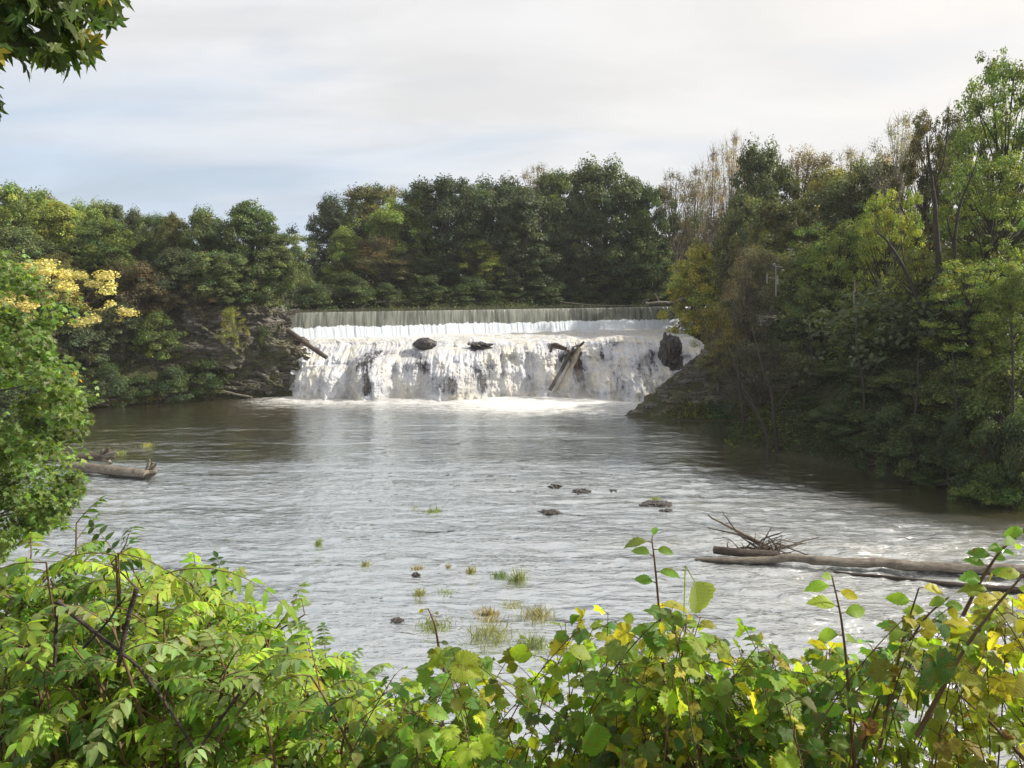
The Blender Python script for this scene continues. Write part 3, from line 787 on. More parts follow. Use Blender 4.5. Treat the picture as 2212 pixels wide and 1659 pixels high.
single_log([at(622, 714, 109.0), at(655, 738, 107.6), at(706, 773, 106.6)], .36, .28, M_WETLOG, 'dark log slanting down from the left cliff to the edge of the falls', 80)
single_log([at(1252, 752, 106.4), at(1237, 785, 105.4), at(1203, 849, 103.6)], .34, .30, M_DRIFT, 'pale bare log leaning steeply against the falls', 81)
single_log([at(1232, 760, 106.6), at(1212, 800, 105.8), at(1188, 842, 104.2)], .27, .24, M_WETLOG, 'dark log leaning on the falls just left of the pale one', 82)
mb = MB()
for k_ in range(30):
    a = at(1238 + rng.normal(0, 10), 762 + rng.normal(0, 9), 107.0 + rng.normal(0, .4)); b = a + rng.normal(0, 1, 3) * [.5, .3, .5]
    chain(mb, [a, (a + b) / 2 + rng.normal(0, .12, 3), b], rng.uniform(.05, .16), .03, 6, 6, .3, k_)
for (a, b, r_) in (((1190, 748), (1238, 760), .2), ((1188, 760), (1196, 742), .2), ((1196, 743), (1225, 752), .25), ((1236, 765), (1262, 738), .22), ((1243, 770), (1248, 815), .25), ((1256, 760), (1240, 790), .2)):
    chain(mb, [at(*a, 107.0), at(*b, 106.8)], r_, r_ * .6, 8, 10, .4, 9, .1)
tag(mb.build('driftwood_tangle', M_WETLOG), 'dark tangle of roots and branches caught on the falls above the leaning logs', 'driftwood')

dw = 'driftwood stranded along the dam crest and the banks'
def drift(lab, pieces, Yd=None, mat=M_DRIFT, base=None):
    e = empty('driftwood', base if base is not None else at(*pieces[0][0][0], Yd)); tag(e, lab, 'driftwood', dw)
    for k_, (pts, r0, r1) in enumerate(pieces):
        mb = MB(); P_ = [at(a, b, Yd + .15 * k_) for a, b in pts]; chain(mb, P_, r0, r1, 8, 12, .3, hash_(lab) + k_, .05); o = mb.build('branch', mat); adopt(o, e)


def hash_(s_): return sum(ord(ch) for ch in s_) % 500


drift('bleached tangle of driftwood caught at the left end of the dam crest', [([(612, 682), (628, 672), (645, 668)], .3, .12), ([(610, 676), (630, 679), (648, 672)], .22, .1), ([(618, 690), (622, 676), (636, 668)], .18, .08), ([(614, 672), (640, 680)], .16, .1)], 115.2)
drift('pale forked log resting on the right end of the dam crest', [([(1395, 657), (1430, 654), (1448, 655)], .38, .25), ([(1440, 656), (1470, 648), (1492, 640), (1510, 639)], .35, .16), ([(1425, 655), (1418, 640), (1413, 634)], .14, .06), ([(1450, 657), (1475, 657)], .2, .15), ([(1386, 656), (1392, 648), (1402, 648)], .14, .07), ([(1400, 659), (1445, 660)], .2, .15)], 142.5)
drift('stub of pale log on the crest under the yellow tree', [([(1508, 656), (1535, 655), (1560, 655)], .45, .35), ([(1520, 652), (1540, 650)], .2, .1)], 143.2)
drift('long thin grey pole lying along the crest behind the dam', [([(1212, 652), (1240, 656), (1300, 660), (1350, 661)], .16, .08), ([(1225, 656), (1260, 658)], .1, .06)], 139)
drift('curved pale log stranded at the foot of the left cliff', [([(440, 843), (475, 843), (510, 852), (545, 858)], .20, .10)], 103.4)
drift('short pale broken pole sticking up on the left bank', [([(447, 800), (437, 815), (422, 834)], .17, .1)], 104.5)
drift('slim white stick lying on the left shore', [([(334, 860), (370, 859), (392, 858)], .10, .07)], 100.5)
drift('low brown log on the left shore at the water edge', [([(205, 868), (222, 872), (236, 876)], .20, .10), ([(215, 862), (250, 862)], .1, .05)], 96.5)
drift('splinter of pale wood wedged at the base of the left cliff beside the foam', [([(636, 840), (652, 856)], .14, .12)], 106.4)

# ------------------------------------------------------------------ trees
def crown_mesh(name, seed, H, Wd, base, ncl, nleaf, leaf, clr, squash=.85, prof='round', twigs=0, hueshift=.15, tall=1.0):
    g = np.random.default_rng(seed); mb = MB(); tk = MB()
    cs = []
    while len(cs) < ncl:
        h = g.random() ** .75; a = g.random() * 2 * math.pi
        pr = {'round': math.sqrt(max(0, 1 - abs(2 * h - .9) ** 3 / 1.42)), 'oval': math.sin(math.pi * min(.97, (h * .9 + .08))) ** .6, 'dome': math.sqrt(max(0, 1 - h * h)), 'vase': .35 + .65 * math.sin(math.pi * min(1, h * .75 + .1))}[prof]
        lump = 1 + .42 * float(vn(math.cos(a) * 1.7 + seed, math.sin(a) * 1.7, h * 3.6, seed)) + .25 * max(0, g.normal(0, .6))
        rr = pr * lump * (1 - .85 * g.random() ** 1.8)
        c = np.array([math.cos(a) * rr * Wd / 2, math.sin(a) * rr * Wd / 2, H * (base + (1 - base) * h * (.90 + .10 * float(vn(math.cos(a) * 2.2 + seed, math.sin(a) * 2.2 + rr * 2, 0, seed + 5))))])
        if all(np.linalg.norm((c - o_) * [1, 1, 1.2]) > clr * .55 for o_ in cs[-25:]): cs.append(c)
        else: cs.append(c) if g.random() < .25 else None
    cs = np.array(cs); radii = clr * g.uniform(.45, 1.3, ncl)
    ci = g.choice(ncl, nleaf, p=radii ** 2 / (radii ** 2).sum())
    d = norm(g.normal(0, 1, (nleaf, 3))); d[:, 2] = np.where(d[:, 2] < 0, d[:, 2] * .55, d[:, 2])
    rad = radii[ci] * (g.random(nleaf) ** .28)
    lum = 1 + .5 * vn(d[:, 0] * 2 + ci, d[:, 1] * 2, d[:, 2] * 2, seed)
    P = cs[ci] + d * (rad * lum)[:, None] * [1, 1, squash]
    N = norm(d * 1.0 + [0, 0, .45] + g.normal(0, .33, (nleaf, 3))); D = norm(np.cross(N, g.normal(0, 1, (nleaf, 3))) + d * .3)
    br = g.lognormal(0, .28, nleaf) * (1 + .22 * g.normal(0, 1, ncl))[ci].clip(.55, 1.6)
    yel = (g.normal(0, 1, nleaf) * .5 + g.normal(0, 1, ncl)[ci]) * hueshift
    C = np.stack([br * (1 + yel).clip(.5, 2.2), br * (1 + .35 * yel).clip(.7, 1.5), br * (1 - .2 * yel).clip(.6, 1.3)], -1)
    leaves(mb, T_SIMPLE, P, D, N, leaf * g.uniform(.65, 1.35, nleaf), C)
    # trunk and limbs
    z1 = H * .9; sway = g.normal(0, .02 * H, 2); r0 = .017 * H + .06
    tp = lambda u: np.array([sway[0] * u * u + .3 * math.sin(u * 5 + seed), sway[1] * u * u, z1 * u])
    tube(tk, [tp(u) for u in np.linspace(0, 1, 14)], np.linspace(1, .12, 14) * r0 * np.r_[1.5, 1.15, np.ones(12)], 9, .15, seed)
    for i in g.permutation(ncl)[:30 + twigs]:
        c = cs[i]; hb = max(.12, min(.85, (c[2] / z1) * g.uniform(.4, .75))); a = tp(hb)
        m_ = a * .45 + c * .55 + [0, 0, -.06 * H * g.random()]
        rb = r0 * (1 - hb) * .55 + .02
        tube(tk, bez(a, m_, c + (c - a) * .1, 7), np.linspace(rb, .02, 7), 6, 0, 0)
        if twigs:
            for _ in range(7):
                e = c + norm(g.normal(0, 1, 3) + [0, 0, .6]) * clr * g.uniform(.7, 1.5)
                tube(tk, bez(c, (c + e) / 2 + g.normal(0, .1, 3), e, 4), np.linspace(.03, .008, 4), 4, 0, 0, False)
    return mb, tk


M_DARK = bark('shaded_bark', (.03, .025, .02), (.09, .075, .06))
PROTO = {}


def proto(key, trunk_mat, H, Wd, **kw):
    mb, tk = crown_mesh(key, H=H, Wd=Wd, **kw)
    c = mb.build('crown', M_CROWN); k_ = tk.build('trunk', trunk_mat)
    for o_ in (c, k_): COL.objects.unlink(o_)
    PROTO[key] = (c, k_, H, Wd)


proto('round1', M_BARK, 20, 14, seed=1, base=.16, ncl=260, nleaf=36000, leaf=.36, clr=1.25, prof='round')
proto('round2', M_BARK, 20, 14, seed=2, base=.12, ncl=230, nleaf=36000, leaf=.36, clr=1.35, prof='round')
proto('oval1', M_BARK, 22, 10, seed=3, base=.12, ncl=220, nleaf=32000, leaf=.34, clr=1.15, prof='oval')
proto('oval2', M_BARK, 22, 11, seed=4, base=.08, ncl=240, nleaf=32000, leaf=.32, clr=1.1, prof='oval')
proto('near1', M_BARK, 20, 13, seed=5, base=.08, ncl=300, nleaf=50000, leaf=.23, clr=.95, prof='round', squash=.85)
proto('near2', M_BARK, 20, 12, seed=6, base=.05, ncl=300, nleaf=48000, leaf=.22, clr=.9, prof='oval', squash=.85)
proto('airy1', M_PALEBARK, 20, 9, seed=7, base=.40, ncl=60, nleaf=5200, leaf=.22, clr=1.3, prof='vase', twigs=30)
proto('airy2', M_BARK, 20, 10, seed=8, base=.15, ncl=90, nleaf=15000, leaf=.19, clr=1.3, prof='vase', twigs=20)
proto('shrub1', M_BARK, 5, 6, seed=9, base=.0, ncl=42, nleaf=13000, leaf=.18, clr=.85, prof='dome')
proto('shrub2', M_BARK, 6, 5, seed=10, base=.0, ncl=48, nleaf=13000, leaf=.17, clr=.75, prof='oval')

proto('near3', M_DARK, 20, 12, seed=15, base=.12, ncl=210, nleaf=24000, leaf=.24, clr=.85, prof='vase', squash=.8, twigs=40)
proto('spread', M_BARK, 18, 15, hueshift=.05, seed=12, base=.42, ncl=75, nleaf=12000, leaf=.33, clr=1.15, prof='round', squash=.7)
tree_n = [0]


def T(kind, px, top, d, w, color, label, group=None, zb=None, base=None, name='tree', rot=None, jitter=None):
    """a tree whose crown tops out where the ray (px, top) reaches distance d"""
    c0, k0, H, Wd = PROTO[kind]; p = at(px, top, d)
    z = gz(p[0], d) - .1 if zb is None else zb
    hz_ = max(1.0, p[2] - z)
    if hz_ < 8.5 and kind[:4] in ('near', 'oval', 'roun'): kind = 'shrub2' if hz_ > 5 else 'shrub1'; c0, k0, H, Wd = PROTO[kind]
    if name == 'shrub': w = min(w, hz_ * 2.2 * F / d) * rng.uniform(.75, 1.25)
    wz = w / F * d * (1.10 if kind[:5] in ('round', 'oval1', 'oval2') and d > 95 else 1.05)
    e = empty(name, (p[0], d, z)); e.rotation_euler = (0, 0, rng.uniform(0, 6.28) if rot is None else rot); e.scale = (wz / Wd * .95, wz / Wd * .95, hz_ / H / 1.03)
    for src in (k0, c0):
        o = src.copy(); COL.objects.link(o); o.parent = e; o.color = (*color, 1)
    tag(e, label, 'shrub' if 'shrub' in name else 'tree', group); tree_n[0] += 1
    return e


DK, MD, LT, YG = (.075, .098, .050), (.112, .150, .060), (.19, .25, .065), (.27, .31, .065)
OL, BR, YL, GY = (.125, .135, .052), (.14, .12, .066), (.36, .27, .05), (.22, .18, .14)
BK = 'trees behind the dam'
for a in [
    ('round2', 722, 410, 158, 118, (.045, .066, .036), 'dark round oak at the left end of the row behind the dam'),
    ('round1', 806, 394, 163, 150, OL, 'round tree with a pinkish brown top, second in the row behind the dam'),
    ('oval1', 742, 482, 150, 74, LT, 'narrow light green tree in front of the leftmost dark oak'),
    ('round2', 858, 418, 155, 135, LT, 'light green maple with spiky top left of the tallest dark group'),
    ('airy2', 838, 500, 149, 150, BR, 'hazy brown olive tree at the water below the light green maple'),
    ('oval2', 908, 396, 164, 110, OL, 'olive tree peeping between the light maple and the dark group'),
    ('round1', 965, 377, 155, 175, (.058, .085, .046), 'broad dark tree left of the middle behind the dam'),
    ('round2', 1060, 368, 158, 165, (.06, .085, .044), 'dark brownish green tree rising above the middle of the dam'),
    ('airy1', 1156, 338, 166, 80, GY, 'thin pale tree poking above the skyline near the middle'),
    ('oval1', 1130, 392, 152, 130, DK, 'dark tree below the thin pale treetop'),
    ('round1', 1205, 362, 160, 130, MD, 'green round topped tree right of the thin pale treetop'),
    ('round2', 1312, 328, 160, 170, (.08, .112, .05), 'tallest broad tree of the row behind the dam'),
    ('oval2', 1255, 430, 156, 110, DK, 'dark tree standing in front of the tallest broad tree'),
    ('round1', 1393, 394, 156, 120, (.075, .12, .04), 'lighter green tree right of the tallest broad one'),
    ('airy2', 1042, 508, 149, 95, YG, 'small bright green tree standing in front of the dark group'),
    ('oval2', 1010, 520, 153, 140, DK, 'low dark tree filling the middle of the far bank'),
    ('oval1', 900, 540, 151, 110, MD, 'low green tree at the far water edge left of the middle'),
    ('oval2', 1135, 560, 151, 130, DK, 'low dark tree right of the small bright one'),
    ('airy2', 1225, 520, 160, 110, (.10, .13, .035), 'loose sunlit understory tree right of the middle of the dam'),
    ('airy2', 1320, 540, 158, 130, YG, 'yellow green understory tree seen between dark trunks'),
    ('airy1', 1463, 352, 155, 75, BR, 'thin brown tree with bare top, left of the twin pale trees'),
    ('airy1', 1507, 345, 158, 70, BR, 'thin half bare tree next to the thin brown one'),
    ('oval2', 1410, 500, 153, 100, MD, 'low green tree behind the pale forked driftwood'),
    ('round1', 1490, 470, 166, 130, OL, 'olive tree behind the thin half bare trees'),
]: T(*a, group=BK)

LB = 'trees on the left bank'
for a in [
    ('round1', 20, 392, 118, 150, LT, 'light green tree at the left edge of the skyline'),
    ('round2', 92, 404, 124, 120, OL, 'dull olive treetop second from the left edge'),
    ('oval1', 118, 424, 114, 110, YG, 'yellow green tree with a soft top on the left bank'),
    ('round2', 178, 421, 119, 120, LT, 'light green tree next to the yellow green one on the left bank'),
    ('round1', 236, 434, 122, 100, MD, 'mid green treetop left of the dark oak of the left bank'),
    ('round2', 286, 442, 125, 95, DK, 'dark oak topping the left bank'),
    ('round1', 338, 458, 122, 80, MD, 'small green crown right of the dark oak'),
    ('oval2', 374, 456, 118, 80, OL, 'slim olive tree in the middle of the left bank'),
    ('round2', 446, 437, 117, 115, MD, 'full green tree left of the tallest tree on the cliff'),
    ('oval1', 540, 421, 117, 110, (.095, .14, .05), 'tallest green tree standing on the cliff by the dam'),
    ('round1', 605, 500, 116, 120, MD, 'spreading green tree leaning out over the left end of the dam', None, 12.6),
    ('round2', 34, 480, 108, 150, MD, 'round green tree in front of the light tree at the left edge'),
    ('round1', 210, 470, 111, 140, (.095, .135, .035), 'round bright green tree in the middle of the left bank'),
    ('oval2', 130, 540, 106, 110, OL, 'olive tree just above the yellow foliage at left'),
    ('round1', 300, 560, 108, 120, BR, 'rusty brown tree on the left bank'),
    ('oval2', 236, 540, 110, 130, (.085, .085, .035), 'brownish olive tree left of the rusty brown one'),
    ('round2', 390, 530, 112, 120, DK, 'dark tree in the middle of the left bank below the slim olive one'),
    ('round1', 472, 540, 111, 125, MD, 'green tree on the rock left of the spreading tree'),
    ('oval2', 560, 560, 112, 100, MD, 'leafy tree at the top of the left cliff'),
    ('airy2', 424, 600, 108, 90, (.07, .06, .035), 'thin dark brown tree on the left cliff'),
    ('near2', 338, 668, 104, 95, (.10, .14, .035), 'yellow green young tree standing at the foot of the left bank'),
    ('oval2', 180, 660, 100, 120, DK, 'dark tree low on the left bank behind the yellow foliage'),
    ('oval1', 262, 650, 104, 110, DK, 'dark tree low on the left bank left of the yellow green young tree'),
    ('oval2', 60, 640, 96, 140, DK, 'dark tree low on the left bank at the edge of the picture'),
]: T(*a[:7], group=LB, zb=(a[8] if len(a) > 8 else None))
e = T('airy2', 503, 650, 105.5, 52, (.22, .24, .05), 'slender bright yellow green sapling on the rock face', group=LB)
T('spread', 110, 556, 98, 250, (.47, .43, .17), 'tree with pale yellow autumn foliage behind the near left tree')

RB = 'trees on the right bank'
for a in [
    ('airy1', 1545, 292, 140, 60, (.34, .29, .24), 'left one of the twin pale thin trees above the right bank'),
    ('airy1', 1587, 267, 141, 66, (.34, .29, .24), 'right and taller one of the twin pale thin trees'),
    ('round2', 1655, 287, 132, 130, (.055, .08, .034), 'dark round crown right of the twin pale trees'),
    ('airy2', 1728, 292, 136, 140, (.13, .115, .07), 'airy brownish tree right of the dark round crown'),
    ('round1', 1785, 358, 128, 120, OL, 'olive crown in a dip of the right skyline'),
    ('airy1', 1842, 300, 132, 90, (.25, .22, .18), 'thin pale tree with dead spikes on the right skyline'),
    ('round2', 1868, 322, 118, 160, DK, 'broad dark crown in the middle of the right skyline'),
    ('airy1', 1948, 222, 112, 90, (.30, .28, .24), 'thin pale silvery tree before the tall right group'),
    ('near3', 2014, 200, 92, 120, (.055, .06, .022), 'tall dark tree with rusty patches in the tall right group'),
    ('near3', 2106, 225, 96, 135, (.045, .07, .03), 'tall dark green tree beside the rusty one'),
    ('near3', 2196, 62, 78, 200, (.10, .155, .045), 'tallest light green tree at the right edge'),
    ('near3', 2150, 300, 72, 190, (.11, .165, .045), 'light green spreading tree at the right edge below the tallest'),
    ('near3', 1927, 382, 84, 130, (.16, .21, .05), 'bright green tree with a pointed top in the middle of the right bank'),
    ('near3', 1820, 455, 90, 185, (.10, .15, .045), 'green tree with layered branches on the right bank'),
    ('round2', 1700, 420, 112, 140, (.06, .075, .03), 'dull green tree behind the layered one'),
    ('round1', 1610, 420, 126, 110, DK, 'dark tree below the right pale twin'),
    ('round2', 1745, 520, 100, 150, DK, 'dark tree in the middle of the right bank behind the light post'),
    ('near3', 1780, 600, 86, 170, (.075, .11, .045), 'shadowed tree left of the layered green tree'),
    ('near3', 1900, 640, 76, 190, (.10, .14, .05), 'green tree half way up the right bank'),
    ('near3', 2010, 520, 74, 150, (.11, .14, .04), 'olive green tree around the two bare trunks'),
    ('near3', 2100, 540, 66, 190, (.11, .16, .042), 'broad light green tree low at the right'),
    ('near2', 2200, 560, 62, 160, (.10, .145, .042), 'green tree cut by the right edge'),
    ('near1', 1730, 760, 78, 150, DK, 'dark low tree behind the waterside willows'),
    ('near2', 1840, 800, 72, 150, (.045, .07, .03), 'dark bushy tree close to the right shore'),
    ('near1', 1960, 800, 67, 180, (.05, .075, .03), 'shadowed bushy tree right of the dark bushy one'),
    ('near2', 2080, 770, 62, 160, (.065, .10, .032), 'mid green bushy tree near the right shore'),
    ('near1', 2190, 760, 58, 170, (.07, .105, .035), 'mid green bushy tree at the right edge above the shore'),
]: T(*a[:5], a[5] if a[0] == 'airy1' else (a[5][0] * 1.6, a[5][1] * 1.42, a[5][2] * 1.2), a[6], group=RB)
T('oval2', 1514, 514, 130, 125, (.30, .30, .06), 'low tree with golden yellow leaves standing by the right end of the dam')
T('airy2', 1618, 504, 92, 115, (.14, .125, .08), 'brown feathery tree right of the golden one')
T('airy2', 1556, 640, 90, 100, (.20, .18, .04), 'multi stemmed yellow leaved tree at the waterside in front of the right falls')
T('airy2', 1645, 720, 76, 170, (.045, .05, .026), 'dark willow with many bare stems rooted at the right waterside')
T('airy2', 1560, 775, 94, 60, (.05, .055, .028), 'dark twiggy shrub on the bare shale slope', name='shrub')

# leaning and dead trunks among the right trees
M_DARKBARK = bark('dark_bark', (.02, .016, .013), (.06, .05, .042))


def snag(lab, pieces, d, mat=M_DARKBARK):
    e = empty('dead_tree', at(*pieces[0][0][0], d)); tag(e, lab, 'tree', 'bare trunks on the right bank')
    for k_, (pts, r0, r1) in enumerate(pieces):
        mb = MB(); chain(mb, [at(a, b, d + .1 * k_) for a, b in pts], r0, r1, 10, 22, .15, 90 + k_, .06); o = mb.build('trunk' if k_ == 0 else 'limb', mat); adopt(o, e)


snag('thick dark bare trunk with a broken pale top, in the tall right group', [([(2080, 850), (2066, 815), (2040, 700), (2031, 616), (2022, 480), (2016, 410)], .33, .17), ([(2016, 415), (2006, 350), (2001, 294)], .15, .06), ([(2016, 415), (2038, 350), (2050, 268), (2048, 235)], .10, .03), ([(2004, 370), (1985, 330), (1975, 300)], .06, .03)], 68)
snag('thinner forked bare trunk right of the thick one', [([(2086, 850), (2078, 760), (2064, 640), (2062, 520), (2070, 450), (2090, 400), (2110, 350)], .22, .05), ([(2062, 540), (2050, 500), (2046, 470)], .12, .05), ([(2070, 640), (2100, 600), (2125, 560)], .10, .04)], 67.5)
snag('dead trunk leaning left among the right trees', [([(2015, 720), (1995, 680), (1960, 590), (1925, 530), (1892, 497)], .22, .07), ([(1955, 580), (1948, 540), (1945, 500)], .07, .03)], 68)
snag('slender pale trunk standing in the shadow behind the willows', [([(1852, 760), (1850, 700), (1845, 640), (1847, 610)], .16, .07)], 75, M_PALEBARK)
snag('pair of crooked dark stems at the right waterside', [([(1660, 985), (1655, 930), (1630, 880), (1600, 820), (1570, 740)], .19, .04), ([(1680, 985), (1672, 920), (1668, 850), (1640, 770), (1622, 700)], .20, .04), ([(1665, 900), (1700, 850), (1712, 820)], .12, .05)], 70.3)
snag('straight dark stem standing in the grass at the right waterside', [([(1610, 975), (1606, 900), (1598, 830), (1592, 740), (1580, 660)], .16, .04), ([(1600, 850), (1570, 800), (1545, 770)], .1, .04)], 73.5)

for (lab_, a_, b_, dd, r0_) in [('slim straight trunk in the low thicket right of the willow stems', (1752, 900), (1745, 690), 73.5, .13), ('slim dark trunk leaning right in the lower right thicket', (1958, 1000), (1985, 760), 61.5, .13), ('upright thin trunk in the lower right thicket near the bright bushes', (2062, 1010), (2058, 760), 59, .12),
                              ('thin trunk standing close to the right edge above the shore', (2178, 1030), (2186, 700), 55, .14), ('crooked slim trunk half way along the right shore', (1868, 950), (1850, 740), 66.5, .12)]:
    m_ = ((a_[0] + b_[0]) / 2 + 8, (a_[1] + b_[1]) / 2)
    snag(lab_, [([a_, m_, b_], r0_, .04), ([m_, (m_[0] + 26, m_[1] - 60)], .05, .02), ([m_, (m_[0] - 22, m_[1] - 80)], .05, .02)], dd)

# bushes on the banks
ORD = [w_ + ' from the left of the %d ' for w_ in ('first', 'second', 'third', 'fourth', 'fifth', 'sixth', 'seventh', 'eighth', 'ninth', 'tenth', 'eleventh')]
for (g_, lab_, lst) in [('dark shrubs along the left shore', 'low dark green shrubs on the left bank foot', [(60, 790, 92), (150, 800, 95), (230, 780, 97), (300, 800, 99.5), (375, 790, 101.5), (440, 780, 103.5)]),
                        ('dark shrubs along the right shore', 'low dark shrubs overhanging the right shore', [(1715, 840, 76), (1745, 860, 72), (1800, 870, 68.5), (1860, 885, 66), (1925, 880, 63), (1990, 890, 60.8), (2060, 890, 58.5), (2130, 900, 56), (2200, 890, 54.5)]),
                        ('low shrubs on the far shore behind the dam', 'low shrubs on the far shore behind the dam', [(680, 610, 131.5), (750, 600, 134), (835, 610, 137), (925, 600, 140), (1020, 605, 143.5), (1105, 605, 147), (1190, 605, 150), (1260, 610, 153), (1340, 612, 158), (1410, 615, 155), (1470, 610, 152)])]:
    for i, (px, py, d) in enumerate(lst):
        T(('shrub1', 'shrub2')[i % 2], px, py + rng.uniform(-14, 14), d, 110, [(.055, .085, .033), (.06, .09, .03)][i % 2], ORD[i] % len(lst) + lab_, g_, name='shrub')
for i, (px, py, d, w, c_, lab_) in enumerate([(570, 705, 107.2, 60, (.06, .08, .03), 'ragged shrub on the ledge of the left cliff near the crest'), 
                                              (1565, 770, 100, 70, DK, 'dark shrub crowning the bare shale slope'),
                                              (2140, 1000, 55.2, 140, (.10, .16, .035), 'bright green bush at the water edge by the right edge'), (2010, 1005, 59.8, 90, (.09, .14, .035), 'bright green bush on the right shore left of the brightest one')]):
    T(('shrub1', 'shrub2')[i % 2], px, py, d, w, c_, lab_, name='shrub')

# ------------------------------------------------------------------ masses nobody could count
ROCKP = np.array([(11, 89), (15, 96), (20, 105), (25, 114), (32, 114), (33, 100), (33, 88), (24, 86.5)], float)


def scatter(n, fn_xy, seed, size, hfun, col, name, kind='stuff', tilt=.45, tm=T_SIMPLE, mat=M_CROWN, dens=None):
    g = np.random.default_rng(seed); P = fn_xy(g, n); z = ground(P[:, 0], P[:, 1])
    keep = (z > .12) & (~inside(P, ROCKP) | (name == 'grass')); P = P[keep]; z = z[keep]; n = len(P)
    h = hfun(P[:, 0], P[:, 1]); zz_ = z + h * g.random(n) ** .45
    N = norm(g.normal(0, tilt, (n, 3)) + [0, 0, .8]); D = np.cross(N, g.normal(0, 1, (n, 3)))
    br = g.lognormal(0, .25, n) * (1 + .35 * vn(P[:, 0] * .9, P[:, 1] * .9, 0, seed)); y = vn(P[:, 0] * .25, P[:, 1] * .25, 0, seed + 1)
    C = np.stack([col[0] * br * (1 + .5 * y), col[1] * br * (1 + .2 * y), col[2] * br], -1)
    mb = MB(); leaves(mb, tm, np.c_[P, zz_], D, N, size * g.uniform(.6, 1.4, n), C); o = mb.build(name, mat)
    return tag(o, kind=kind)


def shore_pts(poly, lo, hi):
    poly = np.array(poly, float)
    def fn(g, n):
        L = np.linalg.norm(np.diff(poly, axis=0), axis=1); i = g.choice(len(L), n, p=L / L.sum()); u = g.random(n)[:, None]
        a, b = poly[i], poly[i + 1]; d = norm(b - a); nn = np.stack([d[:, 1], -d[:, 0]], -1)
        return a + (b - a) * u + nn * (lo + (hi - lo) * g.random(n) ** 1.3)[:, None] + g.normal(0, .4, (n, 2))
    return fn


lump = lambda a, b, f: (lambda x, y: np.clip(a + b * fbm(x * f, y * f, 0, 3, 77), .05, None))
RS = [(33, 86), (31, 82.5), (29, 81), (24, 77.5), (20, 75), (20.5, 72.2), (24, 70), (28.5, 64.5), (31, 61), (36, 55.5), (44, 46), (52, 30)]
LS = [(-88, 60), (-72, 84), (-58, 92), (-51, 96), (-46, 99.8)]
scatter(26000, shore_pts([tuple(q) for q in POOL[3:11]][::1], -.5, 14), 406, .34, lump(1.0, 1.2, .3), (.06, .085, .034), 'undergrowth')
scatter(35000, shore_pts(RS, 0, -16), 401, .24, lump(1.0, 1.1, .35), (.06, .095, .03), 'undergrowth_right').name = 'undergrowth'
scatter(60000, shore_pts(LS, 3.0, -20) if False else shore_pts([tuple(q) for q in LS[::-1]], 3.4, 20), 402, .26, lump(.9, 1.0, .35), (.05, .075, .028), 'undergrowth')
scatter(3500, shore_pts([(30, 88.8), (23, 87.2), (18, 88.0)], -.2, 1.3), 403, .3, lump(.35, .2, .8), (.10, .13, .04), 'grass', tilt=1.5)
scatter(5000, shore_pts([(-36, 104.2), (-43, 101.7), (-51, 95.7), (-56, 92.5)], .0, 2.2), 404, .3, lump(.2, .15, .8), (.20, .19, .05), 'grass', tilt=1.5)
scatter(3000, shore_pts([(24.5, 77.5), (20, 75), (20.5, 72.2), (24, 70)], -.4, 2), 405, .26, lump(.25, .2, .8), (.14, .20, .03), 'grass', tilt=1.5)
# woods behind, closing the view between the nearer trees
g = np.random.default_rng(500)
mb = MB()
for (x0, x1, y0, y1, zt, ncl, col_) in [(-38, 50, 164, 182, 22.5, 420, DK), (34, 110, 108, 150, 27, 420, DK), (-125, -52, 128, 160, 22, 360, MD), (-75, -38, 178, 205, 19.5, 120, MD), (26, 70, 66, 100, 15, 260, DK), (-60, -36, 112, 125, 17, 120, DK), (62, 120, 60, 104, 26, 260, MD)]:
    cx = g.uniform(x0, x1, ncl); cy = g.uniform(y0, y1, ncl); gg = ground(cx, cy)
    if x0 == 26: ok_ = (cx - 24 > (80 - cy) * .9) & (gg > 3); cx, cy, gg = cx[ok_], cy[ok_], gg[ok_]
    m_ = len(cx); czz = gg + (zt - gg).clip(2) * g.random(m_)
    n = m_ * 130; ci = np.repeat(np.arange(m_), 130); d = norm(g.normal(0, 1, (n, 3)))
    P = np.c_[cx, cy, czz][ci] + d * (2.4 * g.random(n) ** .4)[:, None] * [1, 1, .8]
    N = norm(d * .5 + [0, 0, .7] + g.normal(0, .5, (n, 3))); br = g.lognormal(0, .25, n) * (1 + .3 * g.normal(0, 1, m_))[ci].clip(.4, 2)
    leaves(mb, T_SIMPLE, P, np.cross(N, g.normal(0, 1, (n, 3))), N, g.uniform(.4, .8, n), np.array(col_)[None] * br[:, None])
tag(mb.build('distant_woods', M_CROWN), kind='stuff')

# light post and railing among the right trees
M_WHITE = flat_mat('weathered_white_paint', (.2, .195, .18)); M_STEEL = flat_mat('grey_metal', (.3, .31, .32), .4, .6)
dpost = 80
e = empty('lamp_post', at(1676, 640, dpost)); tag(e, 'slim grey post with a small floodlight pair standing among the dark right trees', 'lamp post')
mb = MB(); chain(mb, [at(1676, 640, dpost), at(1676, 573, dpost)], .05, .045, 8, 4, 0); adopt(mb.build('pole', M_STEEL), e)
mb = MB(); chain(mb, [at(1670, 574, dpost), at(1690, 577, dpost)], .04, .04, 6, 4, 0); adopt(mb.build('arm', M_STEEL), e)
for (a, b) in ((1672, 571), (1691, 584)):
    mb = MB(); blob(mb, at(a, b, dpost), (.17, .12, .10), 9, 10, .05); adopt(mb.build('lamp', M_WHITE), e)
e = empty('railing', at(1656, 640, dpost)); tag(e, 'short white post and rail beside the lamp post on the right bank', 'railing')
for (a, y0, y1) in ((1657, 592, 612), (1679, 596, 614)):
    mb = MB(); chain(mb, [at(a, y1, dpost - .5), at(a, y0, dpost - .5)], .08, .075, 8, 4, 0); adopt(mb.build('post', M_WHITE), e)
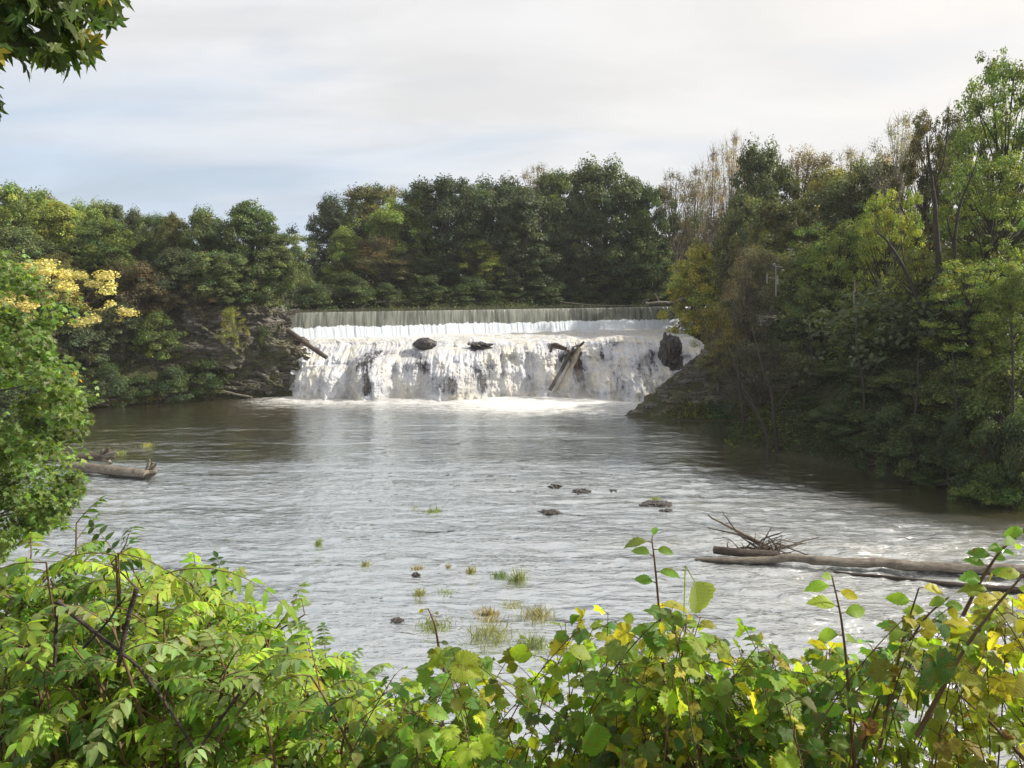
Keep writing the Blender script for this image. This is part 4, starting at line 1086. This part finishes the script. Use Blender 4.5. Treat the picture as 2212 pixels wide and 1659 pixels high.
mb = MB(); chain(mb, [at(1657, 600, dpost - .5), at(1679, 602, dpost - .5)], .05, .05, 6, 4, 0); adopt(mb.build('rail', M_WHITE), e)

# ------------------------------------------------------------------ grass tufts standing in the river
M_GRASS = leaf_mat('river_grass', .6, .35, spec=.3)
T_BLADE = (np.array([[-.02, 0, 0], [.02, 0, 0], [.017, .4, -.02], [-.017, .4, -.02], [.010, .75, -.10], [-.010, .75, -.10], [0, 1, -.25]]), np.array([[0, 1, 2], [0, 2, 3], [3, 2, 4], [3, 4, 5], [5, 4, 6]]), np.zeros((7, 2)))
for i, (px, py, w, hpx, c_, lab) in enumerate([
    (938, 1106, 34, 14, (.16, .20, .05), 'green grass tuft in open water left of the midstream rocks'), (895, 1100, 22, 6, (.18, .18, .08), 'faint low tuft left of the open water tuft'), (688, 1176, 16, 20, (.16, .20, .05), 'thin lone tuft furthest left in the river'),
    (790, 1222, 20, 16, (.2, .2, .1), 'wispy tuft left of the brown mound and black stone'), (903, 1229, 26, 12, (.22, .18, .07), 'small brown mound of grass just above the black pointed stone'), (968, 1224, 12, 8, (.2, .17, .08), 'tiny brown tuft right of the brown mound'),
    (1018, 1234, 24, 14, (.2, .19, .08), 'wispy brown tuft left of the green matted tuft'), (1078, 1244, 44, 12, (.10, .16, .04), 'flat dark green tuft joined to the tallest tuft'), (1118, 1252, 44, 34, (.16, .18, .05), 'tallest bushy green tuft in midstream'),
    (906, 1286, 26, 22, (.2, .2, .09), 'thin tan tuft below the black stone'), (962, 1281, 46, 8, (.14, .17, .05), 'long flat tuft right of the thin tan one'), (1054, 1328, 56, 18, (.24, .19, .09), 'big rounded brown tuft above the vine leaves'),
    (1105, 1308, 50, 8, (.2, .2, .09), 'low pale tuft behind the big brown one'), (940, 1352, 84, 18, (.18, .2, .07), 'wide ragged tuft above the middle bushes'), (1060, 1378, 110, 44, (.19, .20, .08), 'largest tall grass clump just above the middle bushes'),
    (1160, 1330, 80, 30, (.22, .2, .1), 'pale brown clump right of the big brown tuft'), (1150, 1395, 90, 26, (.14, .17, .06), 'dark green clump at the top of the middle bushes'), (1415, 1080, 28, 9, (.15, .18, .05), 'small green tuft standing behind the long flat rock'),
    (318, 962, 26, 8, (.26, .26, .06), 'yellowish tuft in the shallows behind the left logs'), (262, 978, 22, 8, (.2, .24, .06), 'green tuft behind the root of the grey log'), (1240, 1420, 60, 20, (.13, .16, .05), 'green clump peeping through the gap in the vine')]):
    p = onz(px, py); s_ = p[1] / F; w *= .75; hpx *= .75; n = int(40 + w * 3.2); gg = np.random.default_rng(600 + i)
    off = gg.normal(0, .30, (n, 2)) * [w * s_, w * s_ * 1.1]; P = np.c_[p[0] + off[:, 0], p[1] + off[:, 1], np.full(n, -.06)]
    D = norm(np.c_[gg.normal(0, .55, (n, 2)), np.ones(n)]); N = gg.normal(0, 1, (n, 3)); br = gg.lognormal(0, .3, n)
    C = np.array(c_)[None] * br[:, None]; Lh = (hpx * s_ + .10) * gg.uniform(.4, 1.15, n)
    mb = MB(); v = T_BLADE[0].copy(); v[:, 0] *= 1.3 / max(.25, hpx * s_)*.6; leaves(mb, (v, T_BLADE[1], T_BLADE[2]), P, D, N, Lh, C)
    tag(mb.build('grass_tuft', M_GRASS), lab, 'grass tuft', 'grass tufts standing in the river')

# ------------------------------------------------------------------ the near left tree
def near_leaf_cols(g, n, base, var=.25, yel=.0, yc=(.42, .38, .055)):
    C = np.array(base)[None] * g.lognormal(0, var, n)[:, None] * (1 + g.normal(0, .10, (n, 3)))
    if yel: m_ = g.random(n) < yel; C[m_] = np.array(yc) * g.lognormal(0, .2, m_.sum())[:, None]
    return C.clip(.005, .9)


g = np.random.default_rng(700)
nt = empty('tree', (*at(-60, 1400, 14.0)[:2], gz(at(-60, 1400, 14)[0], 14.0))); tag(nt, 'near broad green tree with lobed leaves filling the left edge', 'tree')
base0 = np.array(nt.location)
mb = MB(); tk = MB(); top = at(-40, 640, 14.0)
trunk = [base0, base0 * .6 + at(-60, 1000, 14) * .4, at(-50, 900, 14), at(-35, 650, 14)]
chain(tk, trunk, .16, .05, 10, 20, .1, 5)
cl = []
for k_ in range(215):
    py = g.uniform(590, 1215); edge = np.interp(py, [560, 620, 690, 750, 830, 900, 960, 1060, 1100, 1140, 1190, 1230], [20, 95, 140, 118, 168, 185, 178, 175, 150, 118, 40, 10])
    px = edge - 22 - (edge + 260) * g.random() ** 1.3; cl.append((px, py, 14 + g.normal(0, 1.2)))
cl += [(150, 1065, 13.6), (105, 1125, 13.7), (75, 1150, 13.9), (10, 1165, 13.8), (165, 905, 13.8), (150, 870, 14), (130, 665, 14), (20, 570, 14)]
CC = np.array([at(*q) for q in cl])
for c_ in CC[::5]:
    zc_ = min(max(c_[2] - .6, base0[2] + 1), 15.2); a = np.array([np.interp(zc_, [trunk[0][2], trunk[1][2], trunk[2][2], trunk[3][2]], [q[i] for q in trunk]) for i in range(3)])
    tube(tk, bez(a, (a + c_) / 2 + [0, 0, -.15], c_, 6), np.linspace(.022, .006, 6), 5, 0, 0, False)
n = len(CC) * 100; ci = np.repeat(np.arange(len(CC)), 100); d = norm(g.normal(0, 1, (n, 3)))
P = CC[ci] + d * ((.36 * g.random(n) ** .6) * np.repeat(g.uniform(.5, 1.25, len(CC)), 100))[:, None] * [1.15, 1, .7]
N = norm(d * .4 + [.25, -.2, .7] + g.normal(0, .5, (n, 3))); D = norm(d * .8 + [0, 0, -.5] + g.normal(0, .4, (n, 3)))
leaves(mb, T_LOBED, P, D, N, g.uniform(.075, .125, n), near_leaf_cols(g, n, (.11, .165, .045), .32) * (1 + .25 * g.normal(0, 1, len(CC)))[ci][:, None].clip(.5, 1.6))
o = mb.build('crown', M_NEAR); adopt(o, nt); o = tk.build('trunk', M_BARK); adopt(o, nt)
# a spray of yellow leaves between
g = np.random.default_rng(705); e = empty('shrub', at(130, 860, 17)); tag(e, 'small spray of orange yellow leaves peeping over the near green tree', 'shrub')
mb = MB(); tk = MB(); chain(tk, [at(60, 1000, 17), at(90, 850, 17), at(150, 800, 17)], .03, .008, 6, 10, 0); adopt(tk.build('stem', M_TWIG), e)
c0 = np.array([at(q[0], q[1], 17) for q in ((125, 795), (145, 805), (105, 800), (90, 812), (150, 815))]); n = 160; ci = g.integers(0, 5, n); P = c0[ci] + g.normal(0, .09, (n, 3)) * [1, 1, .5]
leaves(mb, T_OVATE, P, norm(g.normal(0, 1, (n, 3)) + [0, 0, -.3]), norm(g.normal(0, .5, (n, 3)) + [0, 0, 1]), g.uniform(.06, .1, n), near_leaf_cols(g, n, (.48, .33, .06))); adopt(mb.build('foliage', M_NEAR), e)

# ------------------------------------------------------------------ overhanging maple branch, top left
g = np.random.default_rng(710)
e = empty('maple_branch', at(-250, -150, 5.0)); tag(e, 'maple branch with lobed green leaves hanging in from the top left corner', 'branch')
tk = MB(); D0 = 5.0
mains = [[(-400, -200), (-100, -60), (100, 0), (235, 10)], [(-100, -60), (50, 40), (170, 105)], [(-100, -60), (0, 70), (120, 150)], [(-300, -100), (-80, 100), (-15, 190)], [(50, -20), (140, 30), (200, 50)], [(-60, -30), (20, 80), (50, 135)]]
for pl in mains: chain(tk, [at(a, b, D0 + .1 * i) for i, (a, b) in enumerate(pl)], .022, .005, 6, 14, 0, 3, .01)
adopt(tk.build('twig', M_TWIG), e)
mb = MB(); mb2 = MB()
spots_ = []
for _ in range(1500):
    px, py = g.uniform(-260, 250), g.uniform(-160, 165)
    lim = np.interp(px, [-260, -40, 0, 35, 60, 130, 170, 205, 235, 255], [230, 150, 120, 118, 128, 148, 130, 118, 52, 25])
    if py < lim - 8 and not (55 < px < 75 and 62 < py < 110 and g.random() < .8) and g.random() < .62: spots_.append((px, py, D0 + g.normal(0, .22)))
spots_ += [(250, 38, D0), (238, 18, D0 - .1), (210, 25, D0), (190, 110, D0), (165, 118, D0 + .1), (128, 142, D0 - .1), (100, 120, D0), (52, 140, D0), (-8, 215, D0), (-10, 232, D0), (-14, 195, D0), (-20, 180, D0)]
P = np.array([at(*q) for q in spots_]); n = len(P)
D = norm(g.normal(0, .55, (n, 3)) + [.25, 0, -.8]); N = norm(g.normal(0, .6, (n, 3)) + [.2, -.5, .55])
C = near_leaf_cols(g, n, (.065, .105, .026), .3, .06, (.30, .24, .03)); sz = g.uniform(.075, .13, n)
h_ = g.random(n) < .6
leaves(mb, T_MAPLE, P[h_], D[h_], N[h_], sz[h_], C[h_]); leaves(mb, T_MAPLE2, P[~h_], D[~h_], N[~h_], sz[~h_], C[~h_]); adopt(mb.build('foliage', M_NEAR), e)

# ------------------------------------------------------------------ near bushes and vines
CONT = np.array([(0, 1240), (60, 1185), (160, 1165), (230, 1200), (330, 1215), (450, 1225), (500, 1270), (520, 1340), (600, 1340), (680, 1320), (700, 1400), (760, 1460), (830, 1450), (900, 1420), (1000, 1405), (1080, 1390), (1150, 1365), (1250, 1330), (1320, 1300), (1420, 1300),
                 (1500, 1300), (1540, 1360), (1650, 1385), (1750, 1395), (1800, 1350), (1850, 1410), (1930, 1360), (2000, 1310), (2080, 1270), (2212, 1240), (2400, 1200)], float)
contour = lambda px: np.interp(px, CONT[:, 0], CONT[:, 1])


def stem_path(tip, length, g, lean=None, n=12):
    lean = g.normal(0, .35, 2) if lean is None else lean
    root = tip - np.array([lean[0] * length, lean[1] * length * .6, length])
    m_ = (root + tip) / 2 + np.array([-lean[0] * .25 * length, 0, .12 * length])
    return bez(root, m_, tip, n)


def interp_path(P, u):
    s_ = u * (len(P) - 1); return np.stack([np.interp(s_, np.arange(len(P)), P[:, i]) for i in range(3)], -1)


def pinnate(mbl, mbs, base, d, g, L=.38, npair=6, ls=.10, col=(.13, .24, .04), droop=.35, tm=None, yel=0):
    d = norm(d); end = base + d * L + np.array([0, 0, -droop * L]); m_ = base + d * L * .55 + [0, 0, .06 * L]
    pts = bez(base, m_, end, 8); tube(mbs, pts, np.linspace(.0035, .0012, 8), 4, 0, 0, False)
    u = np.repeat(np.linspace(.22, .97, npair), 2); P = interp_path(pts, u); ax = norm(interp_path(pts, np.minimum(u + .05, 1)) - interp_path(pts, u - .05))
    up = np.array([0, 0, 1.0]) + g.normal(0, .25, 3); side = norm(np.cross(ax, up)) * np.where(np.arange(len(u)) % 2, 1, -1)[:, None]
    D = norm(side * .85 + ax * .55 + [0, 0, -.22] + g.normal(0, .10, (len(u), 3))); N = norm(np.cross(np.cross(ax, up), ax)) + g.normal(0, .15, (len(u), 3)) - side * np.where(np.arange(len(u)) % 2, 1, -1)[:, None] * 0
    P = np.vstack([P, pts[-1:]]); D = np.vstack([D, norm(pts[-1:] - pts[-2:-1])]); N = np.vstack([N, N[-1:]])
    sz = ls * np.r_[np.interp(u, [.2, .5, 1], [.85, 1.05, .8]), 1] * g.uniform(.9, 1.1, len(P))
    C = near_leaf_cols(g, len(P), col, .12, yel, (.42, .36, .04)) * g.lognormal(0, .10)
    leaves(mbl, tm or (T_LEAFLET if g.random() < .6 else T_LEAFLET2), P, D, N, sz, C)


def shoot_pinnate(mbl, mbs, tip, g, length=1.1, nleaf=8, L=.36, ls=.095, col=(.13, .24, .04), lean=None, droop=.35, npair=6):
    P = stem_path(tip, length, g, lean); tube(mbs, P, np.linspace(.011, .004, len(P)), 6, 0, 0)
    us = np.linspace(.45, 1, nleaf)
    for i, u in enumerate(us):
        a = i * 2.4 + g.normal(0, .3); b = interp_path(P, np.array([u]))[0]
        el = .35 + 1.0 * (u - .45); d = np.array([math.cos(a), math.sin(a), el + g.normal(0, .2)])
        pinnate(mbl, mbs, b, d, g, L * (1.05 - .5 * max(0, u - .7)) * g.uniform(.8, 1.15), npair, ls * g.uniform(.85, 1.12), np.array(col) * g.lognormal(0, .12), droop * g.uniform(.3, 1.5))


def shoot_leafy(mbl, mbs, tip, g, tmpls, length=.9, nleaf=9, ls=.12, col=(.14, .24, .04), yel=.08, lean=None, spread=1.0, droop=.5, r=.006, mats=None, u0=.25):
    P = stem_path(tip, length, g, lean); tube(mbs, P, np.linspace(r, r * .4, len(P)), 5, 0, 0)
    us = np.sort(g.uniform(u0, 1, nleaf)); us[-1] = .99; b = interp_path(P, us); a = np.arange(nleaf) * 2.6 + g.normal(0, .5, nleaf)
    out_ = np.stack([np.cos(a), np.sin(a), .35 + g.normal(0, .3, nleaf)], -1); pl = ls * g.uniform(.35, .7, nleaf)[:, None] * spread
    e_ = b + norm(out_) * pl
    for q in range(nleaf): tube(mbs, [b[q], (b[q] + e_[q]) / 2 + [0, 0, .004], e_[q]], [.0022, .0016, .0012], 4, 0, 0, False)
    D = norm(out_ * [1, 1, .3] + [0, 0, -droop] + g.normal(0, .3, (nleaf, 3))); N = norm(g.normal(0, .45, (nleaf, 3)) + [.1, -.35, .8])
    sz = ls * g.uniform(.65, 1.25, nleaf); C = near_leaf_cols(g, nleaf, col, .22, yel)
    ti = g.integers(0, len(tmpls), nleaf)
    for k_, tm in enumerate(tmpls): leaves(mbl, tm, e_[ti == k_], D[ti == k_], N[ti == k_], sz[ti == k_], C[ti == k_])


def plant(name, label, cat, group, rootpx, rooty, fill, leafmat, stemmat=M_TWIG):
    p = at(rootpx, rooty, 4.0); e = empty(name, (p[0], 4.0, gz(p[0], 4.0))); tag(e, label, cat, group)
    mbl, mbs = MB(), MB(); fill(mbl, mbs)
    adopt(mbl.build('foliage', leafmat), e); adopt(mbs.build('stem', stemmat), e); return e


GL, GV = 'leafy shrubs in the left foreground', 'vines and saplings in the right foreground'
PG = [(.165, .27, .05), (.235, .345, .055), (.10, .175, .05), (.30, .41, .06), (.24, .325, .13)]
left_specs = [
    ('pale drooping sumac like shrub at the left edge of the foreground', -30, 60, 0, 1), ('dark stemmed shrub with feathery leaves second from the left edge', 60, 150, 0, 0), ('shrub whose tall upright spray stands against the water below the near tree', 120, 240, 0, 2),
    ('bright yellow green feathery shrub left of the drooping plume', 230, 330, 0, 3), ('feathery shrub with one long plume drooping right over the water', 320, 460, 0, 3), ('dark green feathery shrub beside the drooping plume', 400, 510, 0, 0),
    ('pale grey green feathery shrub in the middle of the left foreground', 470, 600, 0, 4), ('fresh green shrub with upright pointed leaf sprays', 560, 700, 0, 3), ('feathery shrub sloping down to the gap of open water', 640, 790, 0, 1)]
for i, (lab, xa, xb, _, ci_) in enumerate(left_specs):
    def fill(mbl, mbs, i=i, xa=xa, xb=xb, ci_=ci_):
        g = np.random.default_rng(800 + i)
        for k_ in range(24):
            px = g.uniform(xa, xb); py = contour(px) + (k_ / 24) ** 1.0 * (1700 - contour(px)) + g.normal(0, 10) + 20
            d = g.uniform(3.0, 4.6) if k_ > 4 else g.uniform(3.8, 4.8)
            shoot_pinnate(mbl, mbs, at(px, py, d), g, g.uniform(.8, 1.2), int(g.integers(6, 10)), .28, .072, PG[(ci_ + (k_ % 3 == 0)) % 5], droop=.45)
    plant('feathery_shrub', lab, 'shrub', GL, (xa + xb) / 2, 1500, fill, M_FEATHER)


def fill(mbl, mbs):
    g = np.random.default_rng(820)
    for (px, py, d, ln, nl_, L, ls, c_, lean) in [(165, 1105, 4.6, 1.0, 9, .20, .065, (.10, .19, .035), (.05, 0)), (272, 1150, 4.4, .9, 6, .22, .075, (.07, .14, .04), (.35, 0)), (485, 1245, 4.4, .9, 7, .22, .07, (.05, .115, .035), (.3, 0)), (630, 1290, 4.2, .8, 7, .20, .07, (.15, .24, .04), (.45, 0)), (560, 1320, 4.2, .7, 7, .18, .075, (.22, .34, .04), (.0, 0)), (60, 1250, 4.2, .8, 8, .2, .07, (.16, .22, .03), (0, 0))]:
        shoot_pinnate(mbl, mbs, at(px, py + 25, d), g, ln, nl_, L, ls, c_, lean, .05, 4)
    for (x0, y0, dx, dz, L, ls, c_) in [(340, 1245, 1.0, .28, .62, .11, (.20, .32, .04)), (250, 1200, -.6, .1, .4, .10, (.24, .36, .045)), (255, 1195, .9, -.2, .5, .12, (.25, .37, .05)), (100, 1215, -1.0, 0, .5, .12, (.16, .25, .08)), (420, 1420, 1, -.3, .5, .12, (.17, .27, .05)), (250, 1480, 1, .1, .5, .11, (.20, .30, .12))]:
        pf = at(x0, y0, 3.6); hub = at(230, 1560, 3.9)
        tube(mbs, bez(hub, np.array([pf[0], pf[1], (pf[2] + hub[2]) / 2]), pf, 12), np.linspace(.009, .004, 12), 6, 0, 0)
        pinnate(mbl, mbs, pf, np.array([dx, 0, dz]), g, L, 7, ls, c_, .5)
plant('feathery_shrub', 'tall thin stemmed shrub whose top sprays rise above the other left bushes', 'shrub', GL, 200, 1500, fill, M_FEATHER)

# dark sticks in the left bushes
e = empty('dead_branch', at(125, 1430, 3.6)); tag(e, 'bent black bare branch standing in the left bushes', 'branch')
for k_, (pl, r0, r1) in enumerate([([(122, 1300), (120, 1380), (118, 1440)], .006, .007), ([(124, 1298), (200, 1360), (300, 1440)], .009, .007), ([(295, 1270), (270, 1370), (255, 1440)], .010, .008), ([(180, 1400), (240, 1335), (270, 1290)], .005, .004), ([(300, 1440), (360, 1520), (420, 1620)], .006, .006), ([(530, 1480), (450, 1590), (400, 1659)], .006, .007)]):
    mb = MB(); chain(mb, [at(a, b, 2.9) for a, b in pl], r0, r1, 8, 12, .2, k_, .004); adopt(mb.build('stick', M_WETLOG), e)

VG = [(.18, .28, .045), (.12, .215, .045), (.24, .325, .045), (.08, .155, .05), (.28, .32, .05)]
right_specs = [
    ('low vine with small leaves at the right foot of the left shrubs', 760, 900, 14, .08, 3, .05), ('dark grape vine with a stem leaning left in the middle of the foreground', 850, 1010, 18, .11, 1, .06), ('grape vine with two big dark hanging leaves in the middle', 980, 1120, 16, .125, 0, .08),
    ('sparse vine around the gap of open water', 1100, 1230, 9, .115, 1, .08), ('bright vine arching over the water right of the middle', 1220, 1350, 18, .115, 2, .12), ('vine tangle with orange brown leaves at the foot of the tall leafy stem', 1330, 1450, 20, .12, 0, .28),
    ('vine with a large pale folded leaf hanging on its right', 1430, 1560, 20, .12, 2, .18), ('dense vine of broad leaves left of the second tall stem', 1540, 1680, 20, .12, 1, .12), ('yellowing vine around the second tall stem', 1660, 1800, 20, .12, 0, .2),
    ('vine with dark glossy leaves over the white riffle', 1780, 1930, 15, .125, 3, .12), ('thin vine climbing the stems in front of the riffle', 1910, 2060, 15, .12, 2, .2), ('yellow and green vine heaped at the right edge', 2040, 2240, 26, .12, 4, .25)]
for i, (lab, xa, xb, ns_, ls, ci_, yel) in enumerate(right_specs):
    def fill(mbl, mbs, i=i, xa=xa, xb=xb, ns_=ns_, ls=ls, ci_=ci_, yel=yel):
        g = np.random.default_rng(900 + i)
        ns_ = int(ns_ * 2.1)
        for k_ in range(ns_):
            px = g.uniform(xa, xb); py = contour(px) + (k_ / ns_) ** 1.1 * (1690 - contour(px)) + g.normal(0, 12) + 12
            if 1060 < px < 1290 and 1400 < py < 1570 and g.random() < .88: continue
            if 1060 < px < 1240 and py <= 1400 and g.random() < .5: continue
            if px > 1830 and py > 1410 and g.random() < .72: continue
            d = g.uniform(2.7, 3.8)
            tm = [T_GRAPE, T_GRAPE2, T_GRAPE, T_OVATE2] if g.random() < .75 else [T_OVATE, T_OVATE2, T_CURL]
            shoot_leafy(mbl, mbs, at(px, py, d), g, tm, g.uniform(.8, 1.15), int(g.integers(8, 16)), ls * g.uniform(.4, .82), np.array(VG[(ci_ + (k_ % 4 == 0) * 1) % 5]) * g.lognormal(-.08, .2), yel * .5, droop=.45, spread=1.4, u0=.42, r=.0042)
    plant('grape_vine', lab, 'vine', GV, (xa + xb) / 2, 1500, fill, M_PALM)


def sapling(lab, pts, d, lf, ls, col, yel=.03, tm=T_ELM, r=.008, seed=0, name='sapling'):
    g = np.random.default_rng(1000 + seed); P = np.array([at(a, b, d) for a, b in pts]); s_ = np.linspace(0, len(P) - 1, 24)
    P = np.stack([np.interp(s_, np.arange(len(P)), P[:, i]) for i in range(3)], -1)
    for _ in range(3): P[1:-1] = (P[:-2] + P[2:] + 2 * P[1:-1]) / 4
    e = empty(name, P[0]); tag(e, lab, 'sapling', GV)
    mbs, mbl = MB(), MB(); tube(mbs, P, np.linspace(r, r * .35, 24), 6, 0, 0)
    u = np.array([q[0] for q in lf]); sgn = np.array([q[1] for q in lf]); b = interp_path(P, u); n = len(u)
    out_ = np.stack([sgn * 1.0, g.normal(0, .5, n), .25 + g.normal(0, .2, n)], -1); e_ = b + norm(out_) * .018
    for q in range(n): tube(mbs, [b[q], e_[q]], [.0025, .0016], 4, 0, 0, False)
    leaves(mbl, tm, e_, norm(out_ + [0, 0, -.15]), norm(np.stack([-sgn * .2, -.55 + g.normal(0, .3, n), .7 + 0 * u], -1)), np.array([q[2] for q in lf]) * ls * g.uniform(.7, 1.0, n), near_leaf_cols(g, n, np.array(col) * 1.35, .18, yel))
    adopt(mbl.build('foliage', M_FEATHER), e); adopt(mbs.build('stem', M_TWIG), e)


alt = lambda n, u0=.3, u1=1.0: [(u0 + (u1 - u0) * i / (n - 1), 1 if i % 2 else -1, 1.0 - .25 * (i / n)) for i in range(n)]
sapling('tall thin sapling with few toothed leaves rising over the water right of middle', [(1442, 1700), (1436, 1500), (1425, 1330), (1415, 1220), (1408, 1165)], 3.0, [(1.0, .3, .6), (.97, -1, 1.05), (.90, 1, .75), (.83, -1, 1.05), (.72, 1, .9), (.66, -1, .8), (.55, 1, 1.1), (.45, -1, 1.2), (.35, 1, 1.2), (.25, -1, 1.2), (.15, 1, 1.1)], .11, (.10, .19, .035), seed=1)
sapling('straight dark stemmed sapling beside the tall thin one', [(1455, 1700), (1462, 1520), (1475, 1400), (1485, 1330)], 3.1, alt(7, .3), .12, (.14, .2, .04), .2, seed=2)
sapling('second tall sapling with a pale tip leaf and broad leaves', [(1850, 1700), (1838, 1560), (1828, 1420), (1815, 1320), (1797, 1245)], 2.9, [(1.0, -.4, .6), (.93, -1, .95), (.90, 1, .7), (.78, -1, 1.1), (.74, 1, .8), (.62, -1, 1.1), (.58, 1, 1), (.45, -1, 1.1), (.4, 1, 1), (.3, -1, 1)], .115, (.17, .26, .04), seed=3)
sapling('slanting dark stem with leaves left of the yellow heap', [(1900, 1620), (1925, 1500), (1950, 1380), (1985, 1270)], 3.0, alt(8, .35), .11, (.15, .22, .035), .12, seed=4)
sapling('long curved stem leaning right over the riffle', [(1840, 1700), (1880, 1560), (1930, 1440), (2000, 1330), (2050, 1290)], 3.2, alt(7, .4), .11, (.12, .2, .035), .1, seed=5)
sapling('thick brown stem slanting up to the right edge', [(1980, 1590), (2040, 1480), (2090, 1390), (2150, 1310), (2212, 1240)], 2.8, alt(9, .2), .12, (.2, .26, .035), .25, r=.010, seed=6)
sapling('leafy branch reaching up at the right edge against the dark bank', [(2080, 1330), (2120, 1250), (2160, 1190), (2230, 1130)], 3.0, alt(12, .35), .10, (.10, .18, .035), .05, seed=7)
sapling('thin twig with tiny leaves standing left of the middle vine', [(960, 1450), (948, 1400), (940, 1350), (925, 1315)], 3.4, alt(7, .3), .045, (.10, .14, .05), .3, seed=8)
sapling('bare looking stem hanging with a brown folded leaf by the right riffle', [(2212, 1640), (2140, 1560), (2070, 1500)], 2.9, [(.3, 1, .6), (.6, -1, .7), (.9, 1, .7)], .12, (.22, .12, .05), .3, T_CURL, .009, 9)

# one large pale folded leaf spray, brown curled leaves
for i, (px, py, d, s_, c_, lab) in enumerate([(1500, 1255, 2.7, .155, (.30, .36, .14), 'large pale green folded leaf hanging beside the tall thin sapling'), (1280, 1560, 2.6, .16, (.09, .17, .03), 'broad toothed leaf near the bottom below the water gap'), (1870, 1570, 2.5, .10, (.13, .07, .04), 'brown curled dead leaf hanging at the bottom right'), (2020, 1440, 2.5, .155, (.05, .10, .035), 'largest dark glossy grape leaf in front of the riffle')]):
    g = np.random.default_rng(1100 + i); p = at(px, py, d); mb = MB()
    leaves(mb, [T_OVATE2, T_OVATE, T_CURL, T_GRAPE2][i], np.array([p]), np.array([[.45 if i == 0 else .2, 0, -1.0]]), np.array([[.3, -1.0, .35]]), np.array([s_]), np.array([c_]))
    chain(mb, [p, p + np.array([-.03, .02, .06]), p + np.array([-.02, .05, -.2])], .0025, .003, 5, 8, 0, col=None) if False else tube(mb, [p, p + np.array([-.03, .02, .05]), p + np.array([-.02, .06, -.22])], [.002, .0025, .003], 5, 0, 0, True, (*c_, 1))
    tag(mb.build('leaf', M_FEATHER if i < 3 else M_PALM), lab, 'leaf')

# small leaved undergrowth beneath the vines
g = np.random.default_rng(1200); mb = MB(); mbs = MB()
for _ in range(1000):
    px = g.uniform(-500, 2900); lo = contour(px) + 90
    if 900 < px: lo = max(lo, 1500 if px < 1850 else 1540)
    py = g.uniform(min(lo, 1640), 1760); d = g.uniform(3.4, 4.8)
    if 1800 < px < 2240 and g.random() < .8: continue
    if 1060 < px < 1290 and py < 1580: continue
    shoot_leafy(mb, mbs, at(px, py, d), g, [T_SMALL, T_SMALL, T_OVATE], g.uniform(.3, .6), int(g.integers(10, 18)), g.uniform(.045, .075), np.array(PG[int(g.integers(0, 5))]) * (1.0 if px > 900 else .8), .06, r=.003, spread=1.5)
o = mb.build('undergrowth', M_NEAR); tag(o, kind='stuff'); tag(mbs.build('undergrowth_stems', M_TWIG), kind='stuff')
# spray hanging over the foot of the falls
m, t = material('spray_air'); t.n.clear()
tc = t.new('ShaderNodeTexCoord').outputs['Object']; sp_ = t.new('ShaderNodeSeparateXYZ'); t.put(sp_.inputs[0], tc)
hgt = t.ramp(t.math('DIVIDE', sp_.outputs[2], 4.0), [(0.0, 1.0), (1.0, 0.0)])
nz = t.ramp(t.noise(tc, .35, 3, .6), [(.40, 0), (.65, 1)])
pv_ = t.new('ShaderNodeVolumePrincipled'); pv_.inputs['Color'].default_value = (.95, .96, .97, 1); pv_.inputs['Anisotropy'].default_value = .2
t.put(pv_.inputs['Density'], t.math('MULTIPLY', t.math('MULTIPLY', hgt, nz), .32))
ho = t.new('ShaderNodeOutputMaterial'); t.l.new(pv_.outputs[0], ho.inputs['Volume'])
mb = MB(); X0, X1, Y0_, Y1, Z0, Z1 = -29, 23, 101.5, 109, -.3, 4.0
mb.add([(X0, Y0_, Z0), (X1, Y0_, Z0), (X1, Y1, Z0), (X0, Y1, Z0), (X0, Y0_, Z1), (X1, Y0_, Z1), (X1, Y1, Z1), (X0, Y1, Z1)],
       [(3, 2, 1, 0), (4, 5, 6, 7), (0, 1, 5, 4), (1, 2, 6, 5), (2, 3, 7, 6), (3, 0, 4, 7)])
tag(mb.build('spray', m, smooth_=False), kind='stuff')
# thin even air round the whole scene
m, t = material('haze_air'); t.n.clear()
pv_ = t.new('ShaderNodeVolumePrincipled'); pv_.inputs['Color'].default_value = (.93, .95, .98, 1); pv_.inputs['Density'].default_value = .00018
ho = t.new('ShaderNodeOutputMaterial'); t.l.new(pv_.outputs[0], ho.inputs['Volume'])
mb = MB(); X0, X1, Y0_, Y1, Z0, Z1 = -1530, 1530, -1230, 2530, -3.0, 60.0
mb.add([(X0, Y0_, Z0), (X1, Y0_, Z0), (X1, Y1, Z0), (X0, Y1, Z0), (X0, Y0_, Z1), (X1, Y0_, Z1), (X1, Y1, Z1), (X0, Y1, Z1)],
       [(3, 2, 1, 0), (4, 5, 6, 7), (0, 1, 5, 4), (1, 2, 6, 5), (2, 3, 7, 6), (3, 0, 4, 7)])
tag(mb.build('haze', m, smooth_=False), kind='stuff')
print('TREES', tree_n[0], 'objects', len(S.objects))
